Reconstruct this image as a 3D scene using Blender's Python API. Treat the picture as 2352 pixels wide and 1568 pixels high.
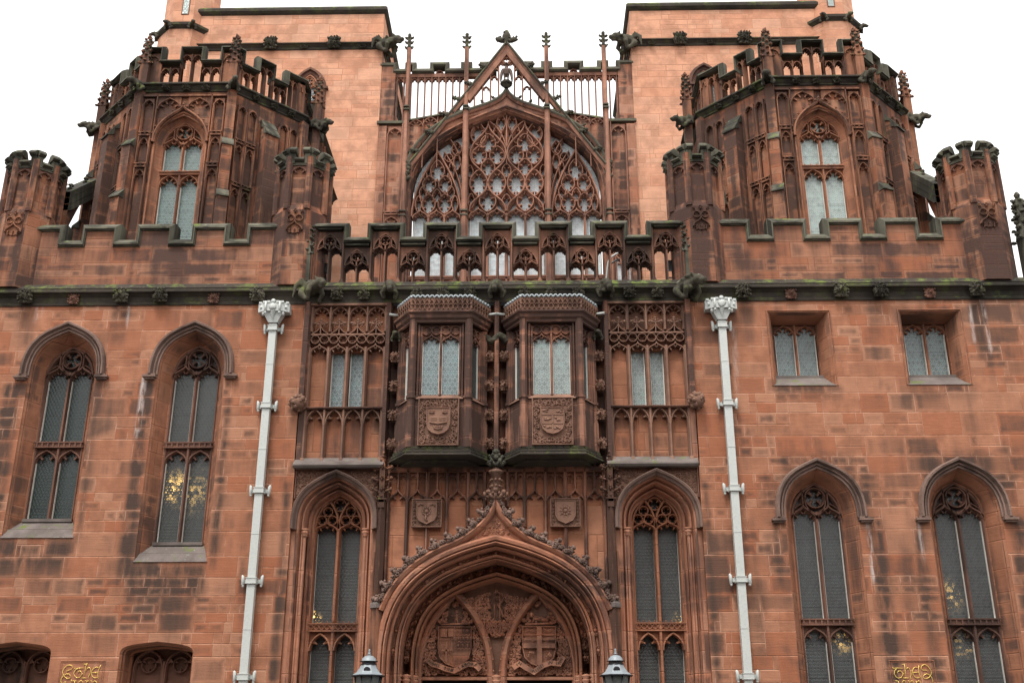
import bpy, math, random
from math import sin, cos, pi, radians, sqrt, hypot
from mathutils import Vector, Matrix
from mathutils.geometry import tessellate_polygon
S = bpy.context.scene
for o in list(bpy.data.objects): bpy.data.objects.remove(o)
COL = S.collection
# ---------------------------------------------------------------- camera
cd = bpy.data.cameras.new('camera'); cam = bpy.data.objects.new('camera', cd); COL.objects.link(cam)
cam.location = (0.674, -20.0, 1.6)
cam.rotation_mode = 'XYZ'
cam.rotation_euler = (radians(90+21.0748), 0, radians(1.0788))
cd.sensor_fit = 'HORIZONTAL'; cd.sensor_width = 36.0; cd.lens = 2508/2352*36.0
cd.clip_start = 0.1; cd.clip_end = 3000
S.camera = cam
# ---------------------------------------------------------------- sky and sun (bright overcast)
SUN_EL, SUN_AZ = radians(62), radians(200)
w = bpy.data.worlds.new('World'); S.world = w; w.use_nodes = True
nt = w.node_tree; nt.nodes.clear()
sky = nt.nodes.new('ShaderNodeTexSky'); sky.sky_type = 'NISHITA'; sky.sun_disc = False
sky.sun_elevation = SUN_EL; sky.sun_rotation = SUN_AZ; sky.air_density = 1.0; sky.dust_density = 6.0; sky.ozone_density = 1.0
hs = nt.nodes.new('ShaderNodeHueSaturation'); hs.inputs['Saturation'].default_value = 0.10
mx = nt.nodes.new('ShaderNodeMix'); mx.data_type = 'RGBA'; mx.inputs[0].default_value = 0.75
mx.inputs[7].default_value = (8.85, 8.8, 8.7, 1)
bg = nt.nodes.new('ShaderNodeBackground'); bg.inputs[1].default_value = 0.125
wo = nt.nodes.new('ShaderNodeOutputWorld')
nt.links.new(sky.outputs[0], hs.inputs['Color']); nt.links.new(hs.outputs[0], mx.inputs[6])
nt.links.new(mx.outputs[2], bg.inputs[0]); nt.links.new(bg.outputs[0], wo.inputs[0])
sd = bpy.data.lights.new('sun', 'SUN'); sd.energy = 1.5; sd.angle = radians(16); sd.color = (1.0, 0.96, 0.9)
sun = bpy.data.objects.new('sun', sd); COL.objects.link(sun)
sun.rotation_euler = (radians(28), 0, radians(-20))
S.view_settings.view_transform = 'Standard'; S.view_settings.look = 'None'
S.view_settings.exposure = 0.92; S.view_settings.gamma = 1.0; S.view_settings.use_curve_mapping = False
# ---------------------------------------------------------------- materials
class NT:
    def __init__(s, name):
        s.m = bpy.data.materials.new(name); s.m.use_nodes = True; s.t = s.m.node_tree
        s.b = s.t.nodes['Principled BSDF']; s.out = s.t.nodes['Material Output']
    def n(s, typ, **kw):
        nd = s.t.nodes.new(typ)
        for k, v in kw.items(): setattr(nd, k, v)
        return nd
    def put(s, sock, v):
        if isinstance(v, bpy.types.NodeSocket): s.t.links.new(v, sock)
        elif v is not None: sock.default_value = v
    def math(s, op, a, b=None, c=None, clamp=False):
        nd = s.n('ShaderNodeMath', operation=op, use_clamp=clamp)
        for i, v in enumerate((a, b, c)):
            if v is not None: s.put(nd.inputs[i], v)
        return nd.outputs[0]
    def comb(s, x, y, z=0.0):
        nd = s.n('ShaderNodeCombineXYZ')
        for i, v in enumerate((x, y, z)): s.put(nd.inputs[i], v)
        return nd.outputs[0]
    def mix(s, f, a, b, mode='MIX'):
        nd = s.n('ShaderNodeMix', data_type='RGBA', blend_type=mode)
        s.put(nd.inputs[0], f)
        for i, v in ((6, a), (7, b)):
            if isinstance(v, tuple) and len(v) == 3: v = v + (1,)
            s.put(nd.inputs[i], v)
        return nd.outputs[2]
    def step(s, v, a, b, lo=0.0, hi=1.0):
        nd = s.n('ShaderNodeMapRange', interpolation_type='SMOOTHSTEP')
        s.put(nd.inputs[0], v); s.put(nd.inputs[1], a); s.put(nd.inputs[2], b); s.put(nd.inputs[3], lo); s.put(nd.inputs[4], hi)
        return nd.outputs[0]
    def noise(s, vec, scale, detail=3.0, rough=0.55, out=0):
        nd = s.n('ShaderNodeTexNoise'); s.put(nd.inputs['Vector'], vec)
        nd.inputs['Scale'].default_value = scale; nd.inputs['Detail'].default_value = detail; nd.inputs['Roughness'].default_value = rough
        return nd.outputs[out]
    def uz(s):
        g = s.n('ShaderNodeNewGeometry')
        sp = s.n('ShaderNodeSeparateXYZ'); s.t.links.new(g.outputs['Position'], sp.inputs[0])
        sn = s.n('ShaderNodeSeparateXYZ'); s.t.links.new(g.outputs['True Normal'], sn.inputs[0])
        u = s.math('SUBTRACT', s.math('MULTIPLY', sp.outputs[1], sn.outputs[0]), s.math('MULTIPLY', sp.outputs[0], sn.outputs[1]))
        return u, sp.outputs[2], g.outputs['Position'], sn.outputs[2], sp
def mulc(c, k): return tuple(min(1, x*k) for x in c)
def stone(name, base, soot=0.35, blocks=True, joint=1.4, moss=0.0, sootcol=(0.045, 0.030, 0.026), vary=1.0, zsoot_shade=None, ch=0.33, cw=0.85, streak=0.5, rough=0.9, lightj=True, stains=()):
    base = mulc(base, 0.78); sootcol = mulc(sootcol, 0.80)
    T = NT(name)
    u, z, pos, nz, sp = T.uz()
    n_big = T.noise(pos, 0.55, 4, 0.6)
    n_mid = T.noise(pos, 2.6, 4, 0.6)
    n_fine = T.noise(pos, 38.0, 3, 0.6)
    bed = T.noise(T.comb(T.math('MULTIPLY', u, 1.4), T.math('MULTIPLY', z, 22.0), T.math('MULTIPLY', sp.outputs[1], 1.4)), 1.6, 3, 0.6)
    col = T.mix(T.step(n_mid, 0.34, 0.66), mulc(base, 0.74), mulc(base, 1.16))
    jd = None
    if blocks:
        def wn1(v):
            nd = T.n('ShaderNodeTexWhiteNoise', noise_dimensions='1D'); T.put(nd.inputs['W'], v); return nd.outputs['Value']
        def vor(wv, feat):
            nd = T.n('ShaderNodeTexVoronoi', voronoi_dimensions='1D', feature=feat); T.put(nd.inputs['W'], wv); nd.inputs['Scale'].default_value = 1.0
            nd.inputs['Randomness'].default_value = 0.72
            return nd
        zz = T.math('ADD', z, T.math('MULTIPLY', T.math('SINE', T.math('MULTIPLY', z, 2.9)), 0.07))
        def layer(h, wd, off):
            q = T.math('DIVIDE', zz, h); r = T.math('FLOOR', q); f = T.math('FRACT', q)
            W = T.math('ADD', T.math('DIVIDE', u, wd), T.math('MULTIPLY', wn1(T.math('ADD', r, off)), 83.0))
            c = vor(W, 'F1').outputs['Color']; e = T.math('MULTIPLY', vor(W, 'DISTANCE_TO_EDGE').outputs['Distance'], wd)
            s3 = T.n('ShaderNodeSeparateColor'); T.put(s3.inputs[0], c)
            ze = T.math('MULTIPLY', T.math('MINIMUM', f, T.math('SUBTRACT', 1.0, f)), h)
            return s3.outputs[0], s3.outputs[1], s3.outputs[2], T.math('MINIMUM', ze, e)
        a = layer(ch, cw, 0.0); b = layer(ch/2, cw*0.62, 31.0)
        msk = T.math('LESS_THAN', a[1], 0.33)
        def sel(x, y): return T.math('ADD', x, T.math('MULTIPLY', msk, T.math('SUBTRACT', y, x)))
        rnd = sel(a[0], b[0]); rn2 = sel(a[2], b[2]); jd = sel(a[3], T.math('MINIMUM', a[3], b[3]))
        red = (base[0]*0.90, base[1]*0.70, base[2]*0.60); pale = (min(1, base[0]*1.12), base[1]*1.28, base[2]*1.38)
        col = T.mix(T.math('MULTIPLY', T.step(rnd, 0.45, 0.95), 0.75*vary), col, red)
        col = T.mix(T.math('MULTIPLY', T.step(rnd, 0.35, 0.05), 0.8*vary), col, pale)
        inner = T.step(T.math('ADD', jd, T.math('MULTIPLY', T.math('SUBTRACT', T.noise(pos, 7.0, 3, 0.6), 0.5), 0.09)), 0.01, 0.085)
        col = T.mix(T.math('MULTIPLY', T.math('MULTIPLY', T.step(rn2, 0.5, 0.98), inner), 0.50*vary), col, (base[0]*0.46, base[1]*0.50, base[2]*0.56))
    col = T.mix(T.math('MULTIPLY', T.step(bed, 0.35, 0.75), 0.28), col, mulc(base, 0.72))
    # soot / weathering, patchy, stronger inside some blocks, running down in streaks
    st = T.noise(T.comb(T.math('MULTIPLY', u, 3.2), T.math('MULTIPLY', z, 0.32), T.math('MULTIPLY', sp.outputs[1], 3.2)), 1.0, 4, 0.6)
    s0 = T.math('ADD', T.math('MULTIPLY', n_big, 0.85), T.math('MULTIPLY', n_mid, 0.40))
    s0 = T.math('ADD', s0, T.math('MULTIPLY', T.math('SUBTRACT', st, 0.5), streak))
    if jd is not None:
        s0 = T.math('ADD', s0, T.math('MULTIPLY', T.math('MULTIPLY', T.math('SUBTRACT', rn2, 0.40), inner), 0.15))
        s0 = T.math('SUBTRACT', s0, T.math('MULTIPLY', T.math('SUBTRACT', 1.0, inner), 0.07))
    lo = 0.785 - soot*0.42
    sm = T.step(s0, lo, lo+0.30)
    sm = T.math('MULTIPLY', sm, min(0.92, 0.55+soot*0.45))
    col = T.mix(sm, col, sootcol)
    if zsoot_shade:  # height band: soot on the parapet, painted shade on the spandrel wall
        col = T.mix(T.math('MULTIPLY', T.step(T.math('ADD', z, T.math('MULTIPLY', T.math('SUBTRACT', st, 0.5), 1.6)), zsoot_shade[0], zsoot_shade[1]), zsoot_shade[2]), col, sootcol)
    if stains:
        tot = None; sn_ = T.noise(T.comb(T.math('MULTIPLY', u, 5.0), T.math('MULTIPLY', z, 1.1), 0.0), 1.0, 4, 0.65)
        for (x0, x1, z0, z1, f, k) in stains:
            mxx = T.math('MULTIPLY', T.step(u, x0-f, x0+f), T.step(u, x1+f, x1-f)); mzz = T.math('MULTIPLY', T.step(z, z0-2.5*f, z0+2.5*f), T.step(z, z1+f, z1-f))
            q = T.math('MULTIPLY', T.math('MULTIPLY', mxx, mzz), k); tot = q if tot is None else T.math('MAXIMUM', tot, q)
        blk = T.math('ADD', 0.62, T.math('MULTIPLY', rn2, 0.45))
        tot = T.math('MULTIPLY', T.math('MULTIPLY', tot, T.step(sn_, 0.30, 0.55, 0.45, 1.5)), T.math('MULTIPLY', blk, T.math('ADD', 0.62, T.math('MULTIPLY', inner, 0.38))), clamp=True)
        col = T.mix(tot, col, mulc(sootcol, 0.92))
        tot = None; sn2 = T.noise(T.comb(T.math('MULTIPLY', u, 9.0), T.math('MULTIPLY', z, 1.6), 3.0), 1.0, 4, 0.7)
        for (x0, x1, z0, z1, f, k) in ((-6.93, -6.83, 7.4, 8.62, .035, 1.0), (-7.40, -7.34, 9.7, 10.2, .03, .8), (-9.25, -9.1, 9.8, 10.2, .04, .5), (9.28, 9.34, 9.2, 10.2, .03, .8), (9.55, 9.62, 9.0, 10.2, .03, .8), (6.78, 6.85, 4.6, 5.8, .035, .9), (7.72, 7.78, 5.0, 5.8, .03, .6), (4.60, 4.70, 8.2, 9.6, .06, .4)):
            q = T.math('MULTIPLY', T.math('MULTIPLY', T.math('MULTIPLY', T.step(u, x0-f, x0+f), T.step(u, x1+f, x1-f)), T.math('MULTIPLY', T.step(z, z0-3*f, z0+5*f), T.step(z, z1+f, z1-f))), k); tot = q if tot is None else T.math('MAXIMUM', tot, q)
        col = T.mix(T.math('MULTIPLY', tot, T.step(sn2, 0.40, 0.60)), col, (0.46, 0.38, 0.35))
    if jd is not None:
        jm = T.math('MULTIPLY', T.step(jd, 0.011, 0.004), T.step(n_mid, 0.42, 0.62, 0.06, 0.50))
        jc = mulc((base[0]*1.0+.06, base[1]*1.15+.07, base[2]*1.2+.07), joint) if lightj else mulc(base, 0.4)
        col = T.mix(jm, col, jc)
    col = T.mix(T.math('MULTIPLY', T.step(n_fine, 0.5, 0.75), 0.25), col, mulc(base, 0.5))
    if moss:
        mm = T.math('MULTIPLY', T.step(T.noise(pos, 3.3, 5, 0.7), 0.62-moss*0.25, 0.75-moss*0.2), T.step(nz, -0.1, 0.55, 0.25, 1.0))
        col = T.mix(T.math('MULTIPLY', mm, 0.85), col, (0.115, 0.150, 0.030))
        mm2 = T.math('MULTIPLY', T.step(T.noise(pos, 9.0, 4, 0.7), 0.60, 0.72), T.step(nz, 0.1, 0.6))
        col = T.mix(T.math('MULTIPLY', mm2, 0.5), col, (0.32, 0.36, 0.27))
    T.put(T.b.inputs['Base Color'], col); T.b.inputs['Roughness'].default_value = rough
    T.b.inputs['Specular IOR Level'].default_value = 0.25
    hgt = T.math('ADD', T.math('MULTIPLY', n_fine, 0.35), T.math('ADD', T.math('MULTIPLY', bed, 0.5), T.math('MULTIPLY', n_mid, 0.4)))
    if jd is not None: hgt = T.math('SUBTRACT', hgt, T.step(jd, 0.012, 0.0, 0.0, 1.0))
    bp = T.n('ShaderNodeBump'); bp.inputs['Strength'].default_value = 0.5; bp.inputs['Distance'].default_value = 0.02
    T.put(bp.inputs['Height'], hgt); T.put(T.b.inputs['Normal'], bp.outputs[0])
    return T.m
def glass(name, tint, ring, rough=0.12, s=0.085, lit=None, glare=0.5):
    tint = mulc(tint, 0.80); ring = mulc(ring, 0.9)
    T = NT(name)
    u, z, pos, nz, sp = T.uz()
    q3 = sqrt(3.0)
    px, pz = T.math('DIVIDE', u, s), T.math('DIVIDE', z, s)
    def lat(ox, oz):
        ax = T.math('ADD', px, ox); az = T.math('ADD', pz, oz)
        fx = T.math('FLOOR', ax); fz = T.math('FLOOR', T.math('DIVIDE', az, q3))
        dx = T.math('SUBTRACT', T.math('SUBTRACT', ax, fx), 0.5); dz = T.math('SUBTRACT', T.math('SUBTRACT', az, T.math('MULTIPLY', fz, q3)), q3/2)
        d = T.math('SQRT', T.math('ADD', T.math('MULTIPLY', dx, dx), T.math('MULTIPLY', dz, dz)))
        return d, dx, dz, fx, fz
    A = lat(0.0, 0.0); B = lat(0.5, q3/2)
    m = T.math('LESS_THAN', B[0], A[0])
    def sel(i): return T.math('ADD', A[i], T.math('MULTIPLY', m, T.math('SUBTRACT', B[i], A[i])))
    d = sel(0); dx = sel(1); dz = sel(2); cx = T.math('ADD', sel(3), T.math('MULTIPLY', m, 57.3)); cz = sel(4)
    wn = T.n('ShaderNodeTexWhiteNoise', noise_dimensions='3D'); T.put(wn.inputs['Vector'], T.comb(cx, cz, 3.0))
    rv = wn.outputs['Value']
    nz1 = T.noise(pos, 1.3, 3, 0.6); nz2 = T.noise(pos, 14.0, 3, 0.6)
    col = T.mix(T.math('ADD', T.math('MULTIPLY', rv, 0.6), T.math('MULTIPLY', nz1, 0.3)), mulc(tint, 0.62), mulc(tint, 1.35))
    col = T.mix(T.math('MULTIPLY', T.step(rv, 0.8, 0.95), 0.35), col, (tint[0]*0.6, tint[1]*1.0, tint[2]*0.95))
    side = T.math('ADD', 0.55, T.math('MULTIPLY', dz, -0.9))        # thick lower edge of each roundel catches light
    rg = T.math('MULTIPLY', T.math('MULTIPLY', T.step(d, 0.30, 0.40), T.step(d, 0.50, 0.44)), side)
    col = T.mix(T.math('MULTIPLY', rg, 0.85, clamp=True), col, ring)
    col = T.mix(T.math('MULTIPLY', T.step(d, 0.12, 0.05), T.math('MULTIPLY', rv, 0.7)), col, ring)
    col = T.mix(T.math('MULTIPLY', T.step(d, 0.485, 0.53), 0.75), col, mulc(tint, 0.28))
    saddle = T.math('FRACT', T.math('DIVIDE', T.math('ADD', z, 0.1), 0.62))
    col = T.mix(T.math('MULTIPLY', T.step(saddle, 0.03, 0.012), 0.6), col, mulc(tint, 0.4))
    T.put(T.b.inputs['Base Color'], col); T.b.inputs['Roughness'].default_value = rough
    T.b.inputs['Specular IOR Level'].default_value = glare
    hgt = T.math('ADD', T.math('MULTIPLY', T.math('SINE', T.math('MULTIPLY', d, 22.0)), 0.35), T.math('ADD', T.math('MULTIPLY', nz2, 0.5), T.math('MULTIPLY', dz, T.math('SUBTRACT', rv, 0.5))))
    bp = T.n('ShaderNodeBump'); bp.inputs['Strength'].default_value = 0.35; bp.inputs['Distance'].default_value = 0.010
    T.put(bp.inputs['Height'], hgt); T.put(T.b.inputs['Normal'], bp.outputs[0])
    if lit:
        tot = None
        for (lx, ly, lz, r, k) in lit:
            vd = T.n('ShaderNodeVectorMath', operation='DISTANCE'); T.put(vd.inputs[0], pos); vd.inputs[1].default_value = (lx, ly, lz)
            g = T.math('MULTIPLY', T.math('POWER', T.step(vd.outputs['Value'], r, r*0.05), 1.6), k)
            tot = g if tot is None else T.math('ADD', tot, g)
        spot = T.math('MAXIMUM', T.step(d, 0.20, 0.04), T.math('MULTIPLY', T.math('MULTIPLY', T.step(d, 0.24, 0.33), T.step(d, 0.45, 0.36)), T.step(rv, 0.35, 0.8)))
        flick = T.math('MULTIPLY', T.step(nz2, 0.35, 0.62), T.math('ADD', 0.35, rv))
        em = T.math('MULTIPLY', T.math('MULTIPLY', tot, spot), flick)
        T.b.inputs['Emission Color'].default_value = (1.0, 0.60, 0.17, 1); T.put(T.b.inputs['Emission Strength'], em)
    return T.m
def plain(name, col, rough=0.6, metal=0.0, var=0.25, scale=6.0, dirt=(0.05, 0.05, 0.045), dm=0.3, spec=0.4):
    T = NT(name); g = T.n('ShaderNodeNewGeometry'); pos = g.outputs['Position']
    n1 = T.noise(pos, scale, 4, 0.6); n2 = T.noise(pos, scale*5, 3, 0.6)
    c = T.mix(n1, mulc(col, 1-var), mulc(col, 1+var)); c = T.mix(T.math('MULTIPLY', T.step(n2, 0.5, 0.72), dm), c, dirt)
    T.put(T.b.inputs['Base Color'], c); T.b.inputs['Roughness'].default_value = rough; T.b.inputs['Metallic'].default_value = metal
    T.b.inputs['Specular IOR Level'].default_value = spec
    bp = T.n('ShaderNodeBump'); bp.inputs['Strength'].default_value = 0.3; bp.inputs['Distance'].default_value = 0.01
    T.put(bp.inputs['Height'], n2); T.put(T.b.inputs['Normal'], bp.outputs[0])
    return T.m
RED = (0.455, 0.198, 0.113); PINK = (0.70, 0.360, 0.228)
ST = [(-9.6, -9.25, 5.0, 8.5, .10, .95), (-7.78, -7.68, 5.4, 8.3, .08, .7), (-6.92, -6.68, 4.7, 8.6, .09, .95), (-5.25, -5.12, 4.9, 8.2, .07, .8), (-6.7, -5.3, 4.35, 4.98, .10, .95), (-9.3, -7.8, 4.8, 5.42, .12, .7),
      (-9.6, -9.3, 9.5, 10.2, .1, .7), (-7.7, -7.35, 9.3, 10.2, .08, .6), (-3.98, -3.85, 1, 6.5, .06, .7), (-8.9, -8.0, 4.3, 4.9, .2, .35), (-6.6, -5.5, 3.9, 4.4, .15, .6),
      (5.08, 5.2, 4.6, 5.75, .06, .6), (6.82, 7.1, 1.5, 5.8, .12, 1.0), (7.62, 7.82, 2.5, 5.8, .10, .7), (9.42, 9.9, 0, 5.8, .16, 1.1), (4.58, 4.85, 3.2, 4.7, .12, .55), (5.35, 6.65, 8.1, 8.36, .08, .6), (7.9, 9.2, 8.1, 8.34, .08, .6),
      (5.3, 6.7, 6.45, 7.0, .14, .75), (7.9, 9.3, 6.45, 7.0, .14, .75), (4.95, 5.3, 5.9, 6.6, .12, .7), (6.7, 7.0, 5.9, 6.6, .12, .7), (9.25, 9.6, 5.9, 6.6, .12, .7), (9.3, 9.6, 8.9, 10.2, .1, .7), (7.3, 7.6, 9.5, 10.2, .1, .5), (4.8, 5.05, 9.2, 10.2, .08, .5), (3.84, 3.95, 1, 6.5, .06, .7)]
M_WALL = stone('red_sandstone_ashlar', RED, soot=0.58, ch=0.37, cw=0.64, sootcol=(0.088, 0.054, 0.042), stains=ST)
M_WALLM = stone('red_sandstone_plain', mulc(RED, 0.92), soot=0.58, ch=.45, cw=3.0, vary=.4, streak=0.8, lightj=False, sootcol=(0.080, 0.050, 0.042))
M_PARA = stone('weathered_parapet_ashlar', mulc(RED, 0.93), soot=0.78, ch=0.36, cw=1.0, zsoot_shade=(10.9, 12.4, 0.35), lightj=False, sootcol=(0.068, 0.040, 0.034))
M_TOWER = stone('pale_pink_ashlar', PINK, soot=0.10, ch=0.34, cw=0.9, lightj=False, vary=0.5, streak=0.35)
M_OCT = stone('sooty_ashlar', mulc(RED, 0.86), soot=0.86, ch=0.36, cw=0.8, streak=1.2, lightj=False, sootcol=(0.068, 0.040, 0.032))
M_OCTM = stone('sooty_carved_stone', mulc(RED, 0.82), soot=0.80, blocks=False, moss=0.15, streak=1.2, sootcol=(0.052, 0.031, 0.025))
M_TURR = stone('turret_stone', mulc(RED, 0.84), soot=0.92, ch=0.36, cw=0.6, streak=1.0, lightj=False, sootcol=(0.058, 0.034, 0.029))
M_BAY = stone('bay_stone', (0.40, 0.185, 0.118), soot=0.92, ch=.52, cw=2.2, vary=.5, streak=1.1, lightj=False, sootcol=(0.062, 0.038, 0.032))
M_PORTAL = stone('portal_stone', (0.50, 0.228, 0.140), soot=0.62, ch=.62, cw=1.4, vary=.7, streak=0.8, lightj=False, sootcol=(0.070, 0.042, 0.036))
M_DARKST = stone('dark_moulded_stone', (0.25, 0.125, 0.088), soot=0.68, blocks=False, streak=0.6)
M_BALU = stone('balustrade_stone', (0.30, 0.140, 0.090), soot=0.80, blocks=False, moss=0.1, streak=1.0, sootcol=(0.035, 0.024, 0.020))
M_COPE = stone('black_mossy_coping', (0.165, 0.155, 0.115), soot=0.76, blocks=False, moss=0.24, sootcol=(0.024, 0.023, 0.018), streak=0.9)
M_CORN = stone('black_cornice_stone', (0.070, 0.056, 0.044), soot=0.6, blocks=False, moss=0.52, sootcol=(0.016, 0.015, 0.013))
M_BEAST = stone('dark_green_carving', (0.100, 0.088, 0.062), soot=0.6, blocks=False, moss=0.30, sootcol=(0.020, 0.019, 0.015))
M_SILL = stone('grey_sill_stone', (0.20, 0.165, 0.150), soot=0.35, blocks=False, moss=0.3)
M_BROWN = stone('brown_carved_stone', (0.30, 0.165, 0.115), soot=0.48, blocks=False, streak=0.7)
M_PANEL = stone('bay_panel_stone', mulc(RED, 0.98), soot=0.58, ch=.6, cw=1.1, vary=.5, lightj=False, streak=0.9, sootcol=(0.075, 0.045, 0.037))
M_GRAYST = stone('weathered_grey_hood', (0.27, 0.175, 0.140), soot=0.55, blocks=False, streak=0.8)
M_SPAN = stone('clean_panel_stone', mulc(RED, 1.08), soot=0.34, ch=.5, cw=.8, vary=.6, lightj=False, zsoot_shade=(6.15, 6.75, 0.75))  # dark upper band is the shade under the oriels, painted into the colour
M_GABLE = stone('gable_tracery_stone', (0.44, 0.215, 0.145), soot=0.62, blocks=False, streak=0.8, sootcol=(0.075, 0.045, 0.036))
M_GABLEW = stone('gable_wall_stone', (0.46, 0.215, 0.135), soot=0.72, ch=0.36, cw=0.6, lightj=False, streak=0.8)
M_GREENC = stone('green_weathered_rib', (0.14, 0.13, 0.095), soot=0.5, blocks=False, moss=0.3)
G_LOW = glass('dark_leaded_glass', (0.044, 0.054, 0.052), (0.12, 0.105, 0.102), s=0.068)
G_L1 = glass('green_dark_leaded_glass', (0.020, 0.033, 0.031), (0.062, 0.080, 0.075), s=0.068)
G_L2 = glass('lit_leaded_glass', (0.044, 0.052, 0.049), (0.12, 0.102, 0.098), s=0.068, lit=[(-6.22, 0.45, 6.52, 0.50, 1.7), (-5.75, 0.45, 6.45, 0.65, .5), (-5.70, 0.45, 7.9, 0.5, .4)])
G_R = glass('right_leaded_glass', (0.056, 0.066, 0.066), (0.16, 0.14, 0.14), s=0.068, lit=[(8.20, 0.45, 4.45, 0.50, .9), (6.25, 0.45, 3.62, 0.32, .7), (8.4, 0.45, 3.5, 0.4, .35)])
G_PORT = glass('portal_leaded_glass', (0.058, 0.066, 0.064), (0.17, 0.15, 0.145), s=0.068, lit=[(-3.43, 0.7, 4.17, 0.10, 22), (3.46, 0.7, 4.17, 0.10, 22), (-3.38, 0.7, 4.08, 0.20, 2), (3.40, 0.7, 4.08, 0.20, 2)])
G_MID = glass('blue_grey_leaded_glass', (0.16, 0.21, 0.215), (0.46, 0.53, 0.53), s=0.092)
G_MIDB = glass('pale_leaded_glass', (0.26, 0.31, 0.30), (0.52, 0.57, 0.55), s=0.092)
G_SIDE = glass('green_grey_leaded_glass', (0.12, 0.175, 0.165), (0.32, 0.38, 0.36))
G_SIDEB = glass('pale_green_leaded_glass', (0.36, 0.43, 0.41), (0.52, 0.58, 0.55))
G_SQ = glass('small_window_leaded_glass', (0.17, 0.215, 0.215), (0.34, 0.39, 0.38))
G_GAB = glass('gable_leaded_glass', (0.56, 0.60, 0.62), (0.70, 0.74, 0.74), s=0.10)
M_WHITE = plain('white_painted_frame', (0.72, 0.70, 0.64), 0.6, dm=0.1)
M_PIPE = plain('pale_grey_painted_iron', (0.47, 0.49, 0.465), 0.45, 0.0, 0.08, 4.0, (0.30, 0.33, 0.35), 0.35)
M_LEAD = plain('lead_sheet', (0.36, 0.40, 0.42), 0.5, 0.0, 0.2)
M_GOLD = plain('gilded_lettering', (0.80, 0.58, 0.15), 0.35, 0.5, 0.1, 8, (0.4, 0.25, 0.06), 0.2)
M_LAMP = plain('lamp_white_paint', (0.24, 0.27, 0.29), 0.4, 0.0, 0.15, 10, (0.16, 0.18, 0.20), 0.5)
M_IRON = plain('black_painted_iron', (0.018, 0.018, 0.022), 0.4, 0.0, 0.2)
M_LGLASS = plain('lamp_glass', (0.10, 0.11, 0.105), 0.08, 0.0, 0.3, 5, (0.3, 0.3, 0.28), 0.3)
M_BRONZE = plain('dark_eagle_stone', (0.075, 0.045, 0.032), 0.7, 0.0, 0.4, 9)
M_BLACK = plain('dark_door_timber', (0.006, 0.005, 0.005), 0.8)
M_ROAD = plain('asphalt', (0.05, 0.05, 0.052), 0.9, 0.0, 0.2, 3.0)
M_PAVE = plain('paving_stone', (0.20, 0.19, 0.175), 0.9, 0.0, 0.2, 2.0)
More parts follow.
